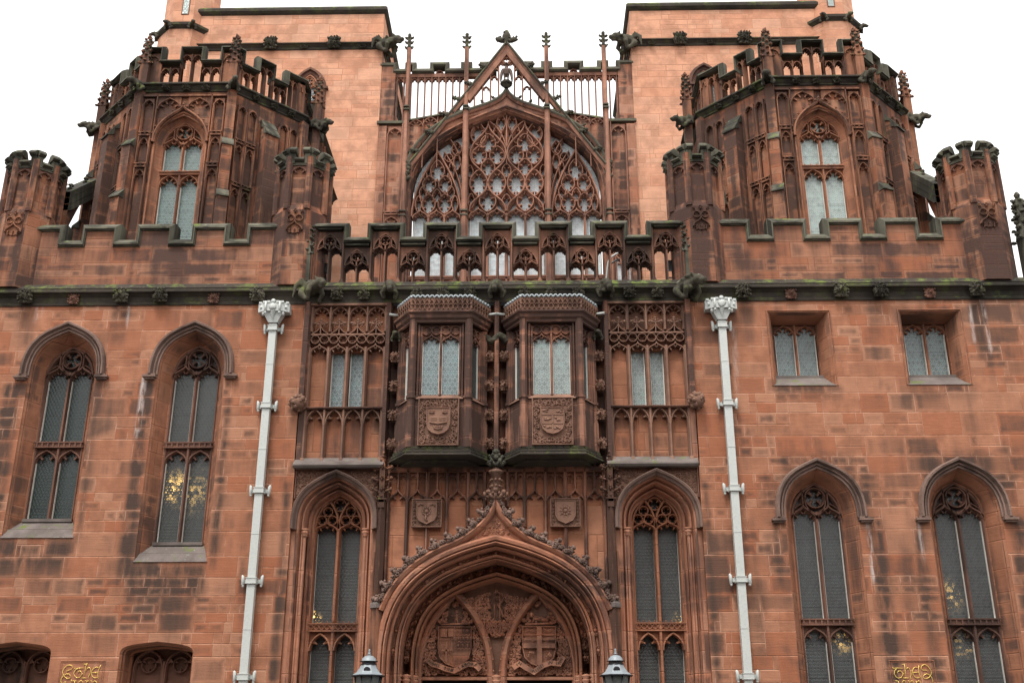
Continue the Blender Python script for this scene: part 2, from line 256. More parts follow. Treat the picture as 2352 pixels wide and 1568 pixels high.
# ---------------------------------------------------------------- mesh helpers (x right, y into the building, z up)
class MB:
    def __init__(s, M=None): s.v = []; s.f = []; s.M = M; s.sm = []
    def add(s, vs, fs, smooth=False):
        b = len(s.v)
        for p in vs:
            p = Vector(p)
            if s.M is not None: p = s.M @ p
            s.v.append(tuple(p))
        for f in fs: s.f.append(tuple(b+i for i in f)); s.sm.append(smooth)
    def box(s, x0, x1, y0, y1, z0, z1):
        s.add([(x0,y0,z0),(x1,y0,z0),(x1,y1,z0),(x0,y1,z0),(x0,y0,z1),(x1,y0,z1),(x1,y1,z1),(x0,y1,z1)],
              [(0,1,5,4),(1,2,6,5),(2,3,7,6),(3,0,4,7),(4,5,6,7),(3,2,1,0)])
    def slab(s, outer, y0, y1, holes=(), back=False, rim=True):
        loops = [outer] + list(holes)
        tri = tessellate_polygon([[Vector((p[0], p[1], 0)) for p in l] for l in loops])
        fl = [p for l in loops for p in l]; n = len(fl)
        vs = [(p[0], y0, p[1]) for p in fl]; fs = [tuple(t) for t in tri]
        vs += [(p[0], y1, p[1]) for p in fl]
        if rim:
            o = 0
            for l in loops:
                m = len(l)
                for i in range(m):
                    a, b = o+i, o+(i+1) % m; fs.append((a, b, b+n, a+n))
                o += m
        if back: fs += [tuple(n+i for i in t[::-1]) for t in tri]
        s.add(vs, fs)
    def sweep(s, path, prof, closed=False, pclosed=False, caps=False, sm=False):
        nn = norms(path, closed); m = len(prof); n = len(path); vs = []
        for (x, z), (nx, nz) in zip(path, nn):
            for (o, y) in prof: vs.append((x+nx*o, y, z+nz*o))
        fs = []
        for i in range(n if closed else n-1):
            j = (i+1) % n
            for k in range(m if pclosed else m-1):
                l = (k+1) % m; fs.append((i*m+k, i*m+l, j*m+l, j*m+k))
        if caps and not closed: fs.append(tuple(range(m))); fs.append(tuple((n-1)*m+k for k in range(m))[::-1])
        s.add(vs, fs, sm)
    def rib(s, path, w, yf, yb, closed=False, fl=0.24):
        ym = yf + 0.45*(yb-yf)
        s.sweep(path, [(-w/2, yb), (-w/2, ym), (-w*fl, yf), (w*fl, yf), (w/2, ym), (w/2, yb)], closed, False, True)
    def plan(s, prof, path, closed=False, caps=True):      # prof (out, z); path (x, y) run so that outward = right-hand side
        nn = norms(path, closed); m = len(prof); n = len(path); vs = []
        for (x, y), (nx, ny) in zip(path, nn):
            for (o, z) in prof: vs.append((x-nx*o, y-ny*o, z))
        fs = []
        for i in range(n if closed else n-1):
            j = (i+1) % n
            for k in range(m):
                l = (k+1) % m; fs.append((i*m+k, i*m+l, j*m+l, j*m+k))
        if caps and not closed: fs.append(tuple(range(m))); fs.append(tuple((n-1)*m+k for k in range(m))[::-1])
        s.add(vs, fs)
    def prism(s, pts, z0, z1):        # plan polygon extruded in z
        n = len(pts); vs = [(x, y, z0) for x, y in pts] + [(x, y, z1) for x, y in pts]
        s.add(vs, [(i, (i+1) % n, (i+1) % n+n, i+n) for i in range(n)] + [tuple(range(n))[::-1], tuple(range(n, 2*n))])
    def lathe(s, prof, cx, cy, n=16, sm=True, a0=0.0):
        m = len(prof); vs = []
        for i in range(n):
            a = a0+2*pi*i/n
            for r, z in prof: vs.append((cx+r*cos(a), cy+r*sin(a), z))
        fs = [(i*m+k, i*m+k+1, ((i+1) % n)*m+k+1, ((i+1) % n)*m+k) for i in range(n) for k in range(m-1)]
        s.add(vs, fs, sm)
    def tube(s, pts, r, n=6, sm=True):
        pts = [Vector(p) for p in pts]; N = len(pts); vs = []; up = None
        for i, p in enumerate(pts):
            t = (pts[min(i+1, N-1)] - pts[max(i-1, 0)]).normalized()
            if up is None: up = Vector((0, 1, 0)) if abs(t.y) < 0.9 else Vector((1, 0, 0))
            a = t.cross(up).normalized(); b = a.cross(t).normalized(); up = b
            ri = r[i] if isinstance(r, (list, tuple)) else r
            for k in range(n): vs.append(tuple(p + (a*cos(2*pi*k/n) + b*sin(2*pi*k/n))*ri))
        fs = [(i*n+k, i*n+(k+1) % n, (i+1)*n+(k+1) % n, (i+1)*n+k) for i in range(N-1) for k in range(n)]
        fs += [tuple(range(n))[::-1], tuple(range((N-1)*n, N*n))]
        s.add(vs, fs, sm)
    def blob(s, c, r, n=7, m=5, jit=0.0, rnd=random, rot=None, sm=True):
        if not isinstance(r, (tuple, list)): r = (r, r, r)
        vs = []
        for j in range(m+1):
            th = pi*j/m
            for i in range(n):
                ph = 2*pi*i/n; k = 1+rnd.uniform(-jit, jit)
                v = Vector((r[0]*sin(th)*cos(ph)*k, r[1]*sin(th)*sin(ph)*k, r[2]*cos(th)*k))
                if rot is not None: v = rot @ v
                vs.append((c[0]+v.x, c[1]+v.y, c[2]+v.z))
        fs = [(j*n+i, j*n+(i+1) % n, (j+1)*n+(i+1) % n, (j+1)*n+i) for j in range(m) for i in range(n)]
        s.add(vs, fs, sm)
    def field(s, cx, cz, w, h, y, n, m, fn, rim=True):     # relief grid facing the street: fn(u, v) in [-1, 1] -> height
        vs = []
        for j in range(m+1):
            for i in range(n+1):
                u, v = 2*i/n-1, 2*j/m-1
                vs.append((cx+u*w/2, y-fn(u, v), cz+v*h/2))
        fs = [(j*(n+1)+i, j*(n+1)+i+1, (j+1)*(n+1)+i+1, (j+1)*(n+1)+i) for j in range(m) for i in range(n)]
        s.add(vs, fs, True)
def norms(path, closed):
    n = len(path); out = []
    for i in range(n):
        p = path[i]
        a = path[i-1] if (i > 0 or closed) else None; b = path[(i+1) % n] if (i < n-1 or closed) else None
        ds = []
        if a is not None:
            l = hypot(p[0]-a[0], p[1]-a[1]) or 1e-9; ds.append(((p[0]-a[0])/l, (p[1]-a[1])/l))
        if b is not None:
            l = hypot(b[0]-p[0], b[1]-p[1]) or 1e-9; ds.append(((b[0]-p[0])/l, (b[1]-p[1])/l))
        ns = [(-d[1], d[0]) for d in ds]
        if len(ns) == 1: out.append(ns[0]); continue
        sx, sz = ns[0][0]+ns[1][0], ns[0][1]+ns[1][1]; l2 = sx*sx+sz*sz
        k = 2.0/l2 if l2 > 0.5 else 2.0/max(l2, 0.5)
        out.append((sx*k, sz*k))
    return out
def offs(path, d, closed=False): return [(p[0]+n[0]*d, p[1]+n[1]*d) for p, n in zip(path, norms(path, closed))]
def bez(p0, p1, p2, p3, n):
    r = []
    for i in range(n+1):
        t = i/n; u = 1-t
        r.append((u*u*u*p0[0]+3*u*u*t*p1[0]+3*u*t*t*p2[0]+t*t*t*p3[0], u*u*u*p0[1]+3*u*u*t*p1[1]+3*u*t*t*p2[1]+t*t*t*p3[1]))
    return r
def mir(h, cx): return h + [(2*cx-x, z) for x, z in h[-2::-1]]
def arch(cx, z0, hw, rise, n=9, k=0.55, m=0.5, sl=0.55):
    return mir(bez((cx-hw, z0), (cx-hw, z0+k*rise), (cx-hw*m, z0+rise-hw*m*sl), (cx, z0+rise), n), cx)
def ogee(cx, z0, hw, rise, n=9, k=0.5, e=0.45):
    return mir(bez((cx-hw, z0), (cx-hw, z0+k*rise), (cx-hw*0.04, z0+e*rise), (cx, z0+rise), n), cx)
def jamb(a, zb): return [(a[0][0], zb)] + a + [(a[-1][0], zb)]
def circ(cx, cz, r, n=20, rz=None): return [(cx+r*cos(2*pi*i/n), cz+(rz or r)*sin(2*pi*i/n)) for i in range(n)]
def arclen(path, closed=False):
    q = path + [path[0]] if closed else path; L = [0]
    for a, b in zip(q, q[1:]): L.append(L[-1]+hypot(b[0]-a[0], b[1]-a[1]))
    return q, L
def at(path, t, closed=False):
    q, L = arclen(path, closed)
    if closed: t = t % 1.0
    d = max(0, min(1, t))*L[-1]
    for i in range(len(q)-1):
        if L[i+1] >= d-1e-9:
            f = (d-L[i])/((L[i+1]-L[i]) or 1e-9); a, b = q[i], q[i+1]
            l = hypot(b[0]-a[0], b[1]-a[1]) or 1e-9
            return (a[0]+(b[0]-a[0])*f, a[1]+(b[1]-a[1])*f), ((b[0]-a[0])/l, (b[1]-a[1])/l)
    return q[-1], (1, 0)
def cusps(mb, path, ts, L, h, yf, yb, closed=False, side=-1, blunt=0.14):
    for t in ts:
        p, d = at(path, t, closed); a, _ = at(path, t-h, closed); b, _ = at(path, t+h, closed)
        n = (-d[1]*side, d[0]*side); tip = (p[0]+n[0]*L, p[1]+n[1]*L)
        def mid(e, f, g): return (e[0]*f+tip[0]*g+p[0]*(1-f-g), e[1]*f+tip[1]*g+p[1]*(1-f-g))
        bw = blunt*L
        t1 = (tip[0]+(a[0]-p[0])/(hypot(a[0]-p[0], a[1]-p[1]) or 1)*bw, tip[1]+(a[1]-p[1])/(hypot(a[0]-p[0], a[1]-p[1]) or 1)*bw)
        t2 = (tip[0]+(b[0]-p[0])/(hypot(b[0]-p[0], b[1]-p[1]) or 1)*bw, tip[1]+(b[1]-p[1])/(hypot(b[0]-p[0], b[1]-p[1]) or 1)*bw)
        mb.slab([a, mid(a, .45, .12), mid(a, .16, .5), t1, t2, mid(b, .16, .5), mid(b, .45, .12), b], yf, yb)
def foil(mb, cx, cz, r, k, w, yf, yb, rot=None, rz=None, L=0.5, h=None):
    c = circ(cx, cz, r, 20, rz); mb.rib(c, w, yf, yb, True)
    r0 = (0.5/k if rot is None else rot)
    cusps(mb, c, [i/k+r0 for i in range(k)], r*L, h or 0.40/k, yf+0.3*(yb-yf), yb, True, 1)
def arcade_head(mb, cx, z0, hw, rise, w, yf, yb, n5=True, fill=None, og=False):
    p = ogee(cx, z0, hw, rise) if og else arch(cx, z0, hw, rise)
    mb.rib(p, w, yf, yb)
    cusps(mb, p, (0.16, 0.36, 0.64, 0.84) if n5 else (0.24, 0.76), hw*(0.42 if n5 else 0.5), 0.10 if n5 else 0.15, yf+0.35*(yb-yf), yb)
    if fill is not None:     # solid spandrels up to z = fill
        m = len(p)//2; l = p[:m+1]; r = p[m:]
        mb.slab([(cx-hw, fill)] + l + [(cx, fill)], yf+0.4*(yb-yf), yb); mb.slab([(cx, fill)] + r + [(cx+hw, fill)], yf+0.4*(yb-yf), yb)
    return p
def poly_pane(mb, pts, y): mb.slab(pts, y, y+0.02)
# ---------------------------------------------------------------- scene graph
def link(o, parent=None):
    COL.objects.link(o)
    if parent is not None: o.parent = parent
    return o
def tag(o, label=None, cat=None, group=None, kind=None):
    for k, v in (('label', label), ('category', cat), ('group', group), ('kind', kind)):
        if v: o[k] = v
    return o
def empty(name, loc=(0, 0, 0), parent=None, **kw):
    o = bpy.data.objects.new(name, None); o.location = loc; link(o, parent); return tag(o, **kw)
def part(name, mb, mat, parent=None, loc=(0, 0, 0), rz=0.0, remesh=None, smooth_angle=None, **kw):
    me = bpy.data.meshes.new(name); me.from_pydata(mb.v, [], mb.f); me.materials.append(mat)
    me.polygons.foreach_set('use_smooth', mb.sm); me.update()
    o = bpy.data.objects.new(name, me); o.location = loc; o.rotation_euler = (0, 0, rz); link(o, parent)
    if remesh:
        md = o.modifiers.new('remesh', 'REMESH'); md.mode = 'VOXEL'; md.voxel_size = remesh; md.use_smooth_shade = True
    return tag(o, **kw)
def dup(o, parent, loc, rz=0.0, sc=None):
    c = o.copy(); COL.objects.link(c); c.parent = parent; c.location = loc; c.rotation_euler = (0, 0, rz)
    if sc: c.scale = sc
    for ch in o.children:
        k = ch.copy(); COL.objects.link(k); k.parent = c
    return c
# ---------------------------------------------------------------- repeated ornament
def relief(seed, nb=12, sig=0.22, amp=1.0, petals=0):
    r = random.Random(seed); B = [(r.uniform(-.85, .85), r.uniform(-.85, .85), r.uniform(.5, 1.2), r.uniform(.6, 1.3)*sig) for _ in range(nb)]
    def f(u, v):
        h = 0
        for x, y, a, s in B:
            d = ((u-x)**2+(v-y)**2)/(s*s)
            if d < 6: h = max(h, a*math.exp(-d))
        if petals:
            rr = hypot(u, v); an = math.atan2(v, u)
            h = max(0.25*h, 0.9*max(0, 1-rr)*(0.55+0.45*cos(petals*an)) + (0.8 if rr < 0.22 else 0))
        e = min(1, 6*(1-max(abs(u), abs(v))))
        return amp*h*e
    return f
def mesh_boss(seed, s=0.2, d=0.1, petals=0, n=16):
    mb = MB(); f = relief(seed, 30, 0.17, d, petals); r = random.Random(seed)
    mb.field(0, 0, s, s, 0, n, n, lambda u, v: f(u, v)+0.03)
    mb.box(-s*.42, s*.42, -0.03, 0.1, -s*.42, s*.42)
    for i in range(12):      # ragged leaf tips round the edge
        a = i*2*pi/12+r.uniform(-.15, .15); k = s*.5/max(abs(cos(a)), abs(sin(a)))*.98
        mb.blob((k*cos(a), -.045, k*sin(a)), (s*.10, s*.12, s*.10), 6, 4, .4, r)
    for i in range(5): curl(mb, r.uniform(-.25, .25)*s, r.uniform(-.25, .25)*s, s*.17, -.035-d*.55, r.uniform(0, 6), r.choice((-1, 1)), s*.045, 1.1, 7)
    return mb
def crocket(mb, x, y, z, s, ang, rnd):      # leafy knob pointing along ang in the x-z plane
    dx, dz = cos(ang), sin(ang)
    mb.tube([(x, y, z), (x+dx*s*.5, y-.2*s, z+dz*s*.5), (x+dx*s, y-.25*s, z+dz*s*1.05)], [s*.22, s*.26, s*.2], 5)
    mb.blob((x+dx*s*1.15, y-.25*s, z+dz*s*1.15), s*.36, 6, 4, .3, rnd)
    for q in (-1, 1):
        mb.blob((x+dx*s*.75-dz*q*s*.4, y-.15*s, z+dz*s*.75+dx*q*s*.4), (s*.24, s*.24, s*.2), 6, 4, .35, rnd)
def pinnacle(mb, x, y, z0, z1, z2, w, rnd, ck=0.10, spire_only=False):      # square shaft z0..z1 then crocketed spire to z2
    h = w/2
    if not spire_only: mb.box(x-h, x+h, y-h, y+h, z0, z1)
    n = max(3, int(round((z2-z1)/ck)))
    mb.add([(x-h*1.1, y-h*1.1, z1), (x+h*1.1, y-h*1.1, z1), (x+h*1.1, y+h*1.1, z1), (x-h*1.1, y+h*1.1, z1), (x, y, z2)], [(0,1,4), (1,2,4), (2,3,4), (3,0,4)])
    for i in range(n):
        t = i/n; r = h*(1.25-0.8*t); z = z1+(z2-z1)*t
        for sx, sy in ((1, 0), (-1, 0), (0, -1), (0, 1)) if i % 2 else ((1, -1), (-1, -1), (1, 1), (-1, 1)):
            mb.blob((x+sx*r, y+sy*r, z), (w*.24, w*.24, w*.17), 5, 3, .3, rnd)
    mb.blob((x, y, z2), (w*.28, w*.28, w*.38), 6, 4, .2, rnd); 
def curl(mb, x, z, r, y, a0, sgn, wd, turns=1.3, n=11):
    pts = []
    for i in range(n):
        t = i/(n-1); a = a0+sgn*t*turns*2*pi; rr = r*(1-0.72*t)
        pts.append((x+rr*cos(a), y-0.012*t, z+rr*sin(a)))
    mb.tube(pts, [wd*(1-.3*i/n) for i in range(n)], 4)
def foliage(mb, inside, bx, y, rnd, num, rr=(0.04, 0.07), wd=0.011, leaf=0.6):
    x0, x1, z0, z1 = bx; k = 0; tries = 0; P = []
    while k < num and tries < num*30:
        tries += 1
        x, z = rnd.uniform(x0, x1), rnd.uniform(z0, z1); r = rnd.uniform(*rr)
        if not (inside(x-r*.7, z) and inside(x+r*.7, z) and inside(x, z-r*.7) and inside(x, z+r*.7)): continue
        if any(hypot(x-a, z-b) < (r+c)*.62 for a, b, c in P): continue
        P.append((x, z, r)); k += 1
        curl(mb, x, z, r, y-.008, rnd.uniform(0, 6.28), rnd.choice((-1, 1)), wd)
        if rnd.random() < leaf:
            a = rnd.uniform(0, 6.28)
            for q in range(3):
                b = a+(q-1)*.6
                mb.blob((x+r*.9*cos(b), y-.012, z+r*.9*sin(b)), (wd*1.7, wd*1.3, wd*1.7), 5, 3, .3, rnd)
def rotm(ax, deg): return Matrix.Rotation(radians(deg), 3, ax)
def beast(seed, s=1.0, wings=True, longn=0.0, up=0.0):
    # carved gargoyle: body leaves the wall at y = 0 and leans out to -y
    r = random.Random(seed); mb = MB()
    L = 0.42+longn
    mb.tube([(0, .12, 0), (0, -.05, .03), (0, -L*.45, .05+up*.3), (0, -L*.8, .03+up*.7), (0, -L, .03+up)], [.13, .16, .15, .115, .09], 10)
    mb.blob((0, -L-.06, .04+up), (.105, .12, .10), 10, 7, .06, r)                       # head
    mb.tube([(0, -L-.08, .02+up), (0, -L-.2, -.02+up), (0, -L-.25, -.03+up)], [.075, .06, .05], 8)   # muzzle
    mb.tube([(0, -L-.1, -.05+up), (0, -L-.19, -.10+up)], [.045, .03], 6)               # jaw
    for q in (-1, 1):
        mb.tube([(q*.06, -L-.03, .11+up), (q*.10, -L+.01, .19+up)], [.035, .012], 6)    # ears
        mb.blob((q*.05, -L-.13, .075+up), .028, 6, 4)                                    # brow
        mb.tube([(q*.12, -.02, -.02), (q*.19, -.10, -.12), (q*.15, -.20, -.24), (q*.14, -.26, -.27)], [.085, .07, .045, .04], 8)     # hind leg
        mb.tube([(q*.10, -L*.7, .0+up*.5), (q*.16, -L*.75, -.12+up*.3), (q*.12, -L*.6, -.24), (q*.12, -L*.66, -.27)], [.07, .055, .04, .04], 8)
        if wings:
            for k in range(4):
                mb.tube([(q*.09, -.08, .10), (q*(.17+.03*k), -.04+.03*k, .22-.04*k), (q*(.20+.03*k), .04, .12-.10*k)], [.045, .04, .02], 6)
    for _ in range(26):
        mb.blob((r.uniform(-.14, .14), r.uniform(-L, .02), r.uniform(-.12, .15)+up*.4), r.uniform(.025, .05), 6, 4, .3, r)
    mb.v = [(x*s, y*s, z*s) for x, y, z in mb.v]
    return mb
# ================================================================ ground
mb = MB(); mb.add([(-150, -200, 0), (150, -200, 0), (150, 300, 0), (-150, 300, 0)], [(0, 1, 2, 3)])
part('road', mb, M_ROAD, kind='structure')
mb = MB(); mb.box(-150, 150, -4.2, 0.4, -0.2, 0.13); part('pavement', mb, M_PAVE, kind='structure')
LIB = empty('library_building', label='red sandstone gothic library with towers, traceried windows and carved portal', cat='building')
R0 = random.Random(5)
# ================================================================ side walls with their windows
def window_style_a(mb, hw, rise, y0, y1, w=0.07, zb=-3.0, cusp5=True):
    """two lights with ogee heads and a quatrefoil; origin at springing centre"""
    main = arch(0, 0, hw, rise); _rib = mb.rib
    def rib2(path, w_, ya, yb_, *a, **k):
        _rib(path, w_, ya, yb_, *a, **k)
        if w_ < w*.9: _rib(path, w_*1.9, ya+.45*(yb_-ya), yb_, *a, **k)
    mb.rib = rib2
    mb.rib(offs(main, -w*0.15), w, y0, y1)
    hh = hw/2
    for q in (-1, 1):
        o = ogee(q*hh, -0.02, hh, hh*1.15, k=0.62, e=0.62)
        mb.rib(o, w*0.7, y0, y1)
        cusps(mb, o, (0.17, 0.36, 0.64, 0.83), hh*0.40, 0.09, y0+.4*(y1-y0), y1)
        mb.rib([(q*hh, hh*1.1), (q*hh, rise*0.83)], w*0.6, y0, y1)
        # little dagger wing
        mb.rib(bez((q*hh, hh*1.12), (q*hh*1.25, hh*1.25), (q*hh*1.55, hh*0.9), (q*hw*0.99, hh*0.55), 5), w*0.45, y0+.02, y1)
    r = hw*0.40
    _c = circ(0, rise*0.585, r, 20); _rib(_c, w*.55, y0, y1, True); cusps(mb, _c, [(i_+.5)/4 for i_ in range(4)], r*.62, .085, y0+.2*(y1-y0), y1, True, 1, .22)
    for q in (-1, 1): mb.rib(bez((0, 0.02), (q*hh*.35, hh*.5), (q*hh*.9, hh*.7), (q*r*1.02, rise*0.60), 6), w*0.55, y0, y1)
    mb.rib([(0, zb), (0, 0.12)], w, y0, y1)
LA = dict(k=.68, m=.60, sl=.44)
def lancet(cx, zsp, zb, hw, rise, ztr, gmat, name='lancet_window', slope_x=0.0, yg=0.45, spl=0.20, hood=True, litmat=None, silldrop=0.42, pane2=None):
    W = empty(name, (cx, 0, 0), LIB)
    f = MB()
    gp = jamb(arch(0, zsp, hw, rise, **LA), zb)
    f.sweep([(gp[0][0], zb-silldrop)] + gp[1:-1] + [(gp[-1][0], zb-silldrop)], [(spl+.012, 0.0), (spl, 0.02), (spl-.035, 0.055), (spl-.035, 0.085), (spl-.05, 0.10), (0.03, yg-.10), (0.0, yg-.10), (0.0, yg+.10)])
    part('reveal', f, M_WALLM, W)
    t = MB(); tm = MB(); window_style_a(tm, hw, rise, yg-.13, yg+.02, 0.075, zb-zsp)
    tm.v = [(x, y, z+zsp) for x, y, z in tm.v]
    t.v, t.f, t.sm = tm.v, tm.f, tm.sm
    for q in (-1, 1): t.rib([(q*(hw-.015), zb), (q*(hw-.015), zsp)], 0.05, yg-.12, yg+.02)
    # transom with pierced band and cusped heads under it
    if ztr is not None:
        t.box(-hw, hw, yg-.13, yg+.03, ztr-.055, ztr+.055); t.box(-hw-.02, hw+.02, yg-.155, yg-.12, ztr+.035, ztr+.06); t.box(-hw-.02, hw+.02, yg-.155, yg-.12, ztr-.06, ztr-.04)
        for i in range(9): t.box(-hw+.02+i*(2*hw-.07)/8.0, -hw+.05+i*(2*hw-.07)/8.0, yg-.15, yg-.12, ztr-.04, ztr+.035)
        for q in (-1, 1):
            arcade_head(t, q*hw/2, ztr-.055-hw*.62, hw/2-.02, hw*.52, 0.05, yg-.11, yg+.02, False, fill=ztr-.055)
    part('tracery', t, M_DARKST, W)
    hb = zb
    sp = []
    for q in (-1, 1):
        x0, x1 = (q*hw/2-hw/2+.04, q*hw/2+hw/2-.04)
        spans = [(zb, ztr-.05), (ztr+.05, zsp+.1)] if ztr is not None else [(zb, zsp+.1)]
        for k, (a, b) in enumerate(spans):
            g = MB(); g.box(x0, x1, yg, yg+.01, a, b); part('glass_pane', g, (litmat if (litmat and k == 0) else gmat), W)
            sp.append((x0, x1, a, b))
    g = MB(); g.slab(offs(arch(0, zsp, hw, rise, **LA), -.02), yg+.004, yg+.02); part('glass_pane', g, gmat, W)
    for x0, x1, a, b in sp:
        fr = MB()
        for u, v in ((x0, x0+.005), (x1-.005, x1)): fr.box(u, v, yg-.055, yg-.002, a, b if b < zsp else zsp-.05)
        fr.box(x0, x1, yg-.04, yg-.002, a, a+.010)
        part('pane_frame', fr, M_WHITE, W)
    s = MB()
    s.box(-hw-.01, hw+.01, yg-.16, yg+.05, zb-.06, zb)
    W2 = hw+spl
    s.add([(-hw-.03, yg-.12, zb-.065), (hw+.03, yg-.12, zb-.065), (W2-.05, 0.12, zb-.24), (-W2+.05, 0.12, zb-.24)], [(0, 1, 2, 3)])
    s.add([(-W2+.05, 0.10, zb-.243), (W2-.05, 0.10, zb-.243), (W2+.02, -.02, zb-silldrop), (-W2-.02, -.02, zb-silldrop), (W2+.02, 0.1, zb-silldrop-.02), (-W2-.02, 0.1, zb-silldrop-.02)], [(0, 1, 2, 3), (3, 2, 4, 5)])
    s.box(-W2+.045, W2-.045, .10, .14, zb-.26, zb-.235)
    part('sill', s, M_SILL, W)
    if hood:
        h = MB(); a = offs(arch(0, zsp, hw, rise, **LA), spl+.02); a = [(a[0][0], zsp-.06)] + a + [(a[-1][0], zsp-.06)]
        h.sweep(a, [(-.03, .02), (-.03, -.02), (-.005, -.025), (-.0, -.005), (.02, -.01), (.025, -.05), (.05, -.055), (.055, -.03), (.075, -.04), (.09, -.11), (.125, -.115), (.145, -.07), (.16, .02)], caps=True)
        for q in (-1, 1): h.box(q*(hw+spl+.13)-.13, q*(hw+spl+.13)+.13, -.11, .03, zsp-.125, zsp-.085); h.box(q*(hw+spl+.11)-.10, q*(hw+spl+.11)+.10, -.08, .03, zsp-.085, zsp-.05); h.box(q*(hw+spl+.13)-.10, q*(hw+spl+.13)+.10, -.08, .03, zsp-.16, zsp-.125)
        part('hood_mould', h, M_GRAYST, W)
    # the hole this window needs in the wall
    return [(x+cx, z) for x, z in jamb(offs(arch(0, zsp, hw, rise, **LA), spl), zb-silldrop)]
def square_window(cx, zb, zt, hw, gmat):
    W = empty('square_window', (cx, 0, 0), LIB)
    yg = 0.5
    f = MB()
    o = [(-hw-.16, zb-.32), (-hw-.16, zt+.12), (hw+.16, zt+.12), (hw+.16, zb-.32)]
    i = [(-hw-.02, zb), (-hw-.02, zt), (hw+.02, zt), (hw+.02, zb)]
    f.add([(x, 0, z) for x, z in o]+[(x+(.05 if x < 0 else -.05), .08, z-(.04 if z > zb else 0)) for x, z in o]+[(x, yg-.1, z) for x, z in i],
          [(0, 1, 5, 4), (1, 2, 6, 5), (2, 3, 7, 6), (4, 5, 9, 8), (5, 6, 10, 9), (6, 7, 11, 10)])
    f.box(-hw-.10, -hw, yg-.1, yg+.05, zb, zt+.02); f.box(hw, hw+.10, yg-.1, yg+.05, zb, zt+.02); f.box(-hw-.10, hw+.10, yg-.1, yg+.05, zt, zt+.1)
    f.rib([(-hw-.19, zb-.32), (-hw-.19, zt+.15), (hw+.19, zt+.15), (hw+.19, zb-.32)], .03, -.02, .02)
    part('reveal', f, M_WALLM, W)
    t = MB(); t.rib([(0, zb), (0, zt)], .06, yg-.12, yg+.02)
    for q in (-1, 1): arcade_head(t, q*hw/2, zt-.24, hw/2-.01, .23, .035, yg-.1, yg+.02, True, fill=zt)
    part('mullion', t, M_WALLM, W)
    for q in (-1, 1):
        g = MB(); g.box(q*hw/2-hw/2+.03, q*hw/2+hw/2-.03, yg, yg+.01, zb, zt); part('glass_pane', g, gmat, W)
    for q in (-1, 1):
        fr = MB()
        for x in (q*hw/2-hw/2+.03, q*hw/2+hw/2-.037): fr.box(x, x+.007, yg-.06, yg-.002, zb+.01, zt-.2)
        fr.box(q*hw/2-hw/2+.03, q*hw/2+hw/2-.03, yg-.04, yg-.002, zb, zb+.012)
        part('pane_frame', fr, M_WHITE, W)
    s = MB(); s.box(-hw-.06, hw+.06, yg-.17, yg+.05, zb-.05, zb-.002)
    s.add([(-hw-.08, yg-.14, zb-.03), (hw+.08, yg-.14, zb-.03), (hw+.17, -.02, zb-.32), (-hw-.17, -.02, zb-.32), (hw+.17, .1, zb-.36), (-hw-.17, .1, zb-.36)], [(0, 1, 2, 3), (3, 2, 4, 5)])
    part('sill', s, M_SILL, W)
    return [(x+cx, z) for x, z in o]
def low_recess(cx, hw, zsp, rise):
    W = empty('arched_recess', (cx, 0, 0), LIB)
    a = jamb(arch(0, zsp, hw, rise, k=.75, m=.6, sl=.12), 0.9)
    f = MB(); f.sweep(a, [(.0, 0), (-.03, .06), (-.03, .12), (-.05, .16), (-.05, .40), (-.08, .44), (-.08, .60)]); part('reveal', f, M_WALLM, W)
    t = MB(); t.slab([(-hw, .9), (-hw, zsp+rise)] + [(hw, zsp+rise), (hw, .9)], .60, .66); part('back_wall', t, M_DARKST, W)
    t = MB(); h = hw-.08
    for q in (-1, 1):
        p = arch(q*h/2, zsp-.27, h/2-.03, .36, k=.7, sl=.3); t.rib(jamb(p, .9), .05, .47, .6)
        foil(t, q*h/2, zsp-.16, .13, 3, .03, .5, .6, .25-.5/3, None, .5, .08)
        cusps(t, p, (.2, .8), .12, .12, .5, .6)
    t.rib([(0, .9), (0, zsp-.1)], .07, .46, .6)
    part('tracery', t, M_DARKST, W)
    return [(x+cx, z) for x, z in a]
HW, RISE = 0.465, 0.66
holes_l = [lancet(-8.50, 8.72, 5.90, HW, RISE, 7.35, G_L1), lancet(-5.97, 8.72, 5.45, HW, RISE, 7.33, G_LOW, litmat=G_L2),
           low_recess(-6.03, .66, 3.42, .20), low_recess(-8.58, .66, 3.42, .20)]
holes_r = [lancet(5.99, 5.86, 2.0, HW, RISE, 3.97, G_R), lancet(8.62, 5.86, 2.0, HW, RISE, 3.97, G_R),
           square_window(5.94, 8.68, 9.77, .43, G_SQ), square_window(8.51, 8.68, 9.77, .43, G_SQ)]
for q, hs_ in ((-1, holes_l), (1, holes_r)):
    mb = MB()
    xi, xo = 3.80*q, 13.5*q
    mb.slab([(min(xi, xo), 0.0), (min(xi, xo), 10.16), (max(xi, xo), 10.16), (max(xi, xo), 0.0)], 0.0, 1.2, holes=[h for h in hs_], rim=False)
    mb.add([(xi, 0, 0), (xi, .6, 0), (xi, .6, 10.16), (xi, 0, 10.16)], [(0, 1, 2, 3)])
    part('wall', mb, M_WALL, LIB)
# backing so that nothing is see-through
mb = MB(); mb.box(-13.5, -1.95, 1.2, 1.4, 0, 10.2); mb.box(1.95, 13.5, 1.2, 1.4, 0, 10.2); mb.box(-1.95, 1.95, 2.1, 2.3, 0, 10.2); part('inner_wall', mb, M_BLACK, LIB)
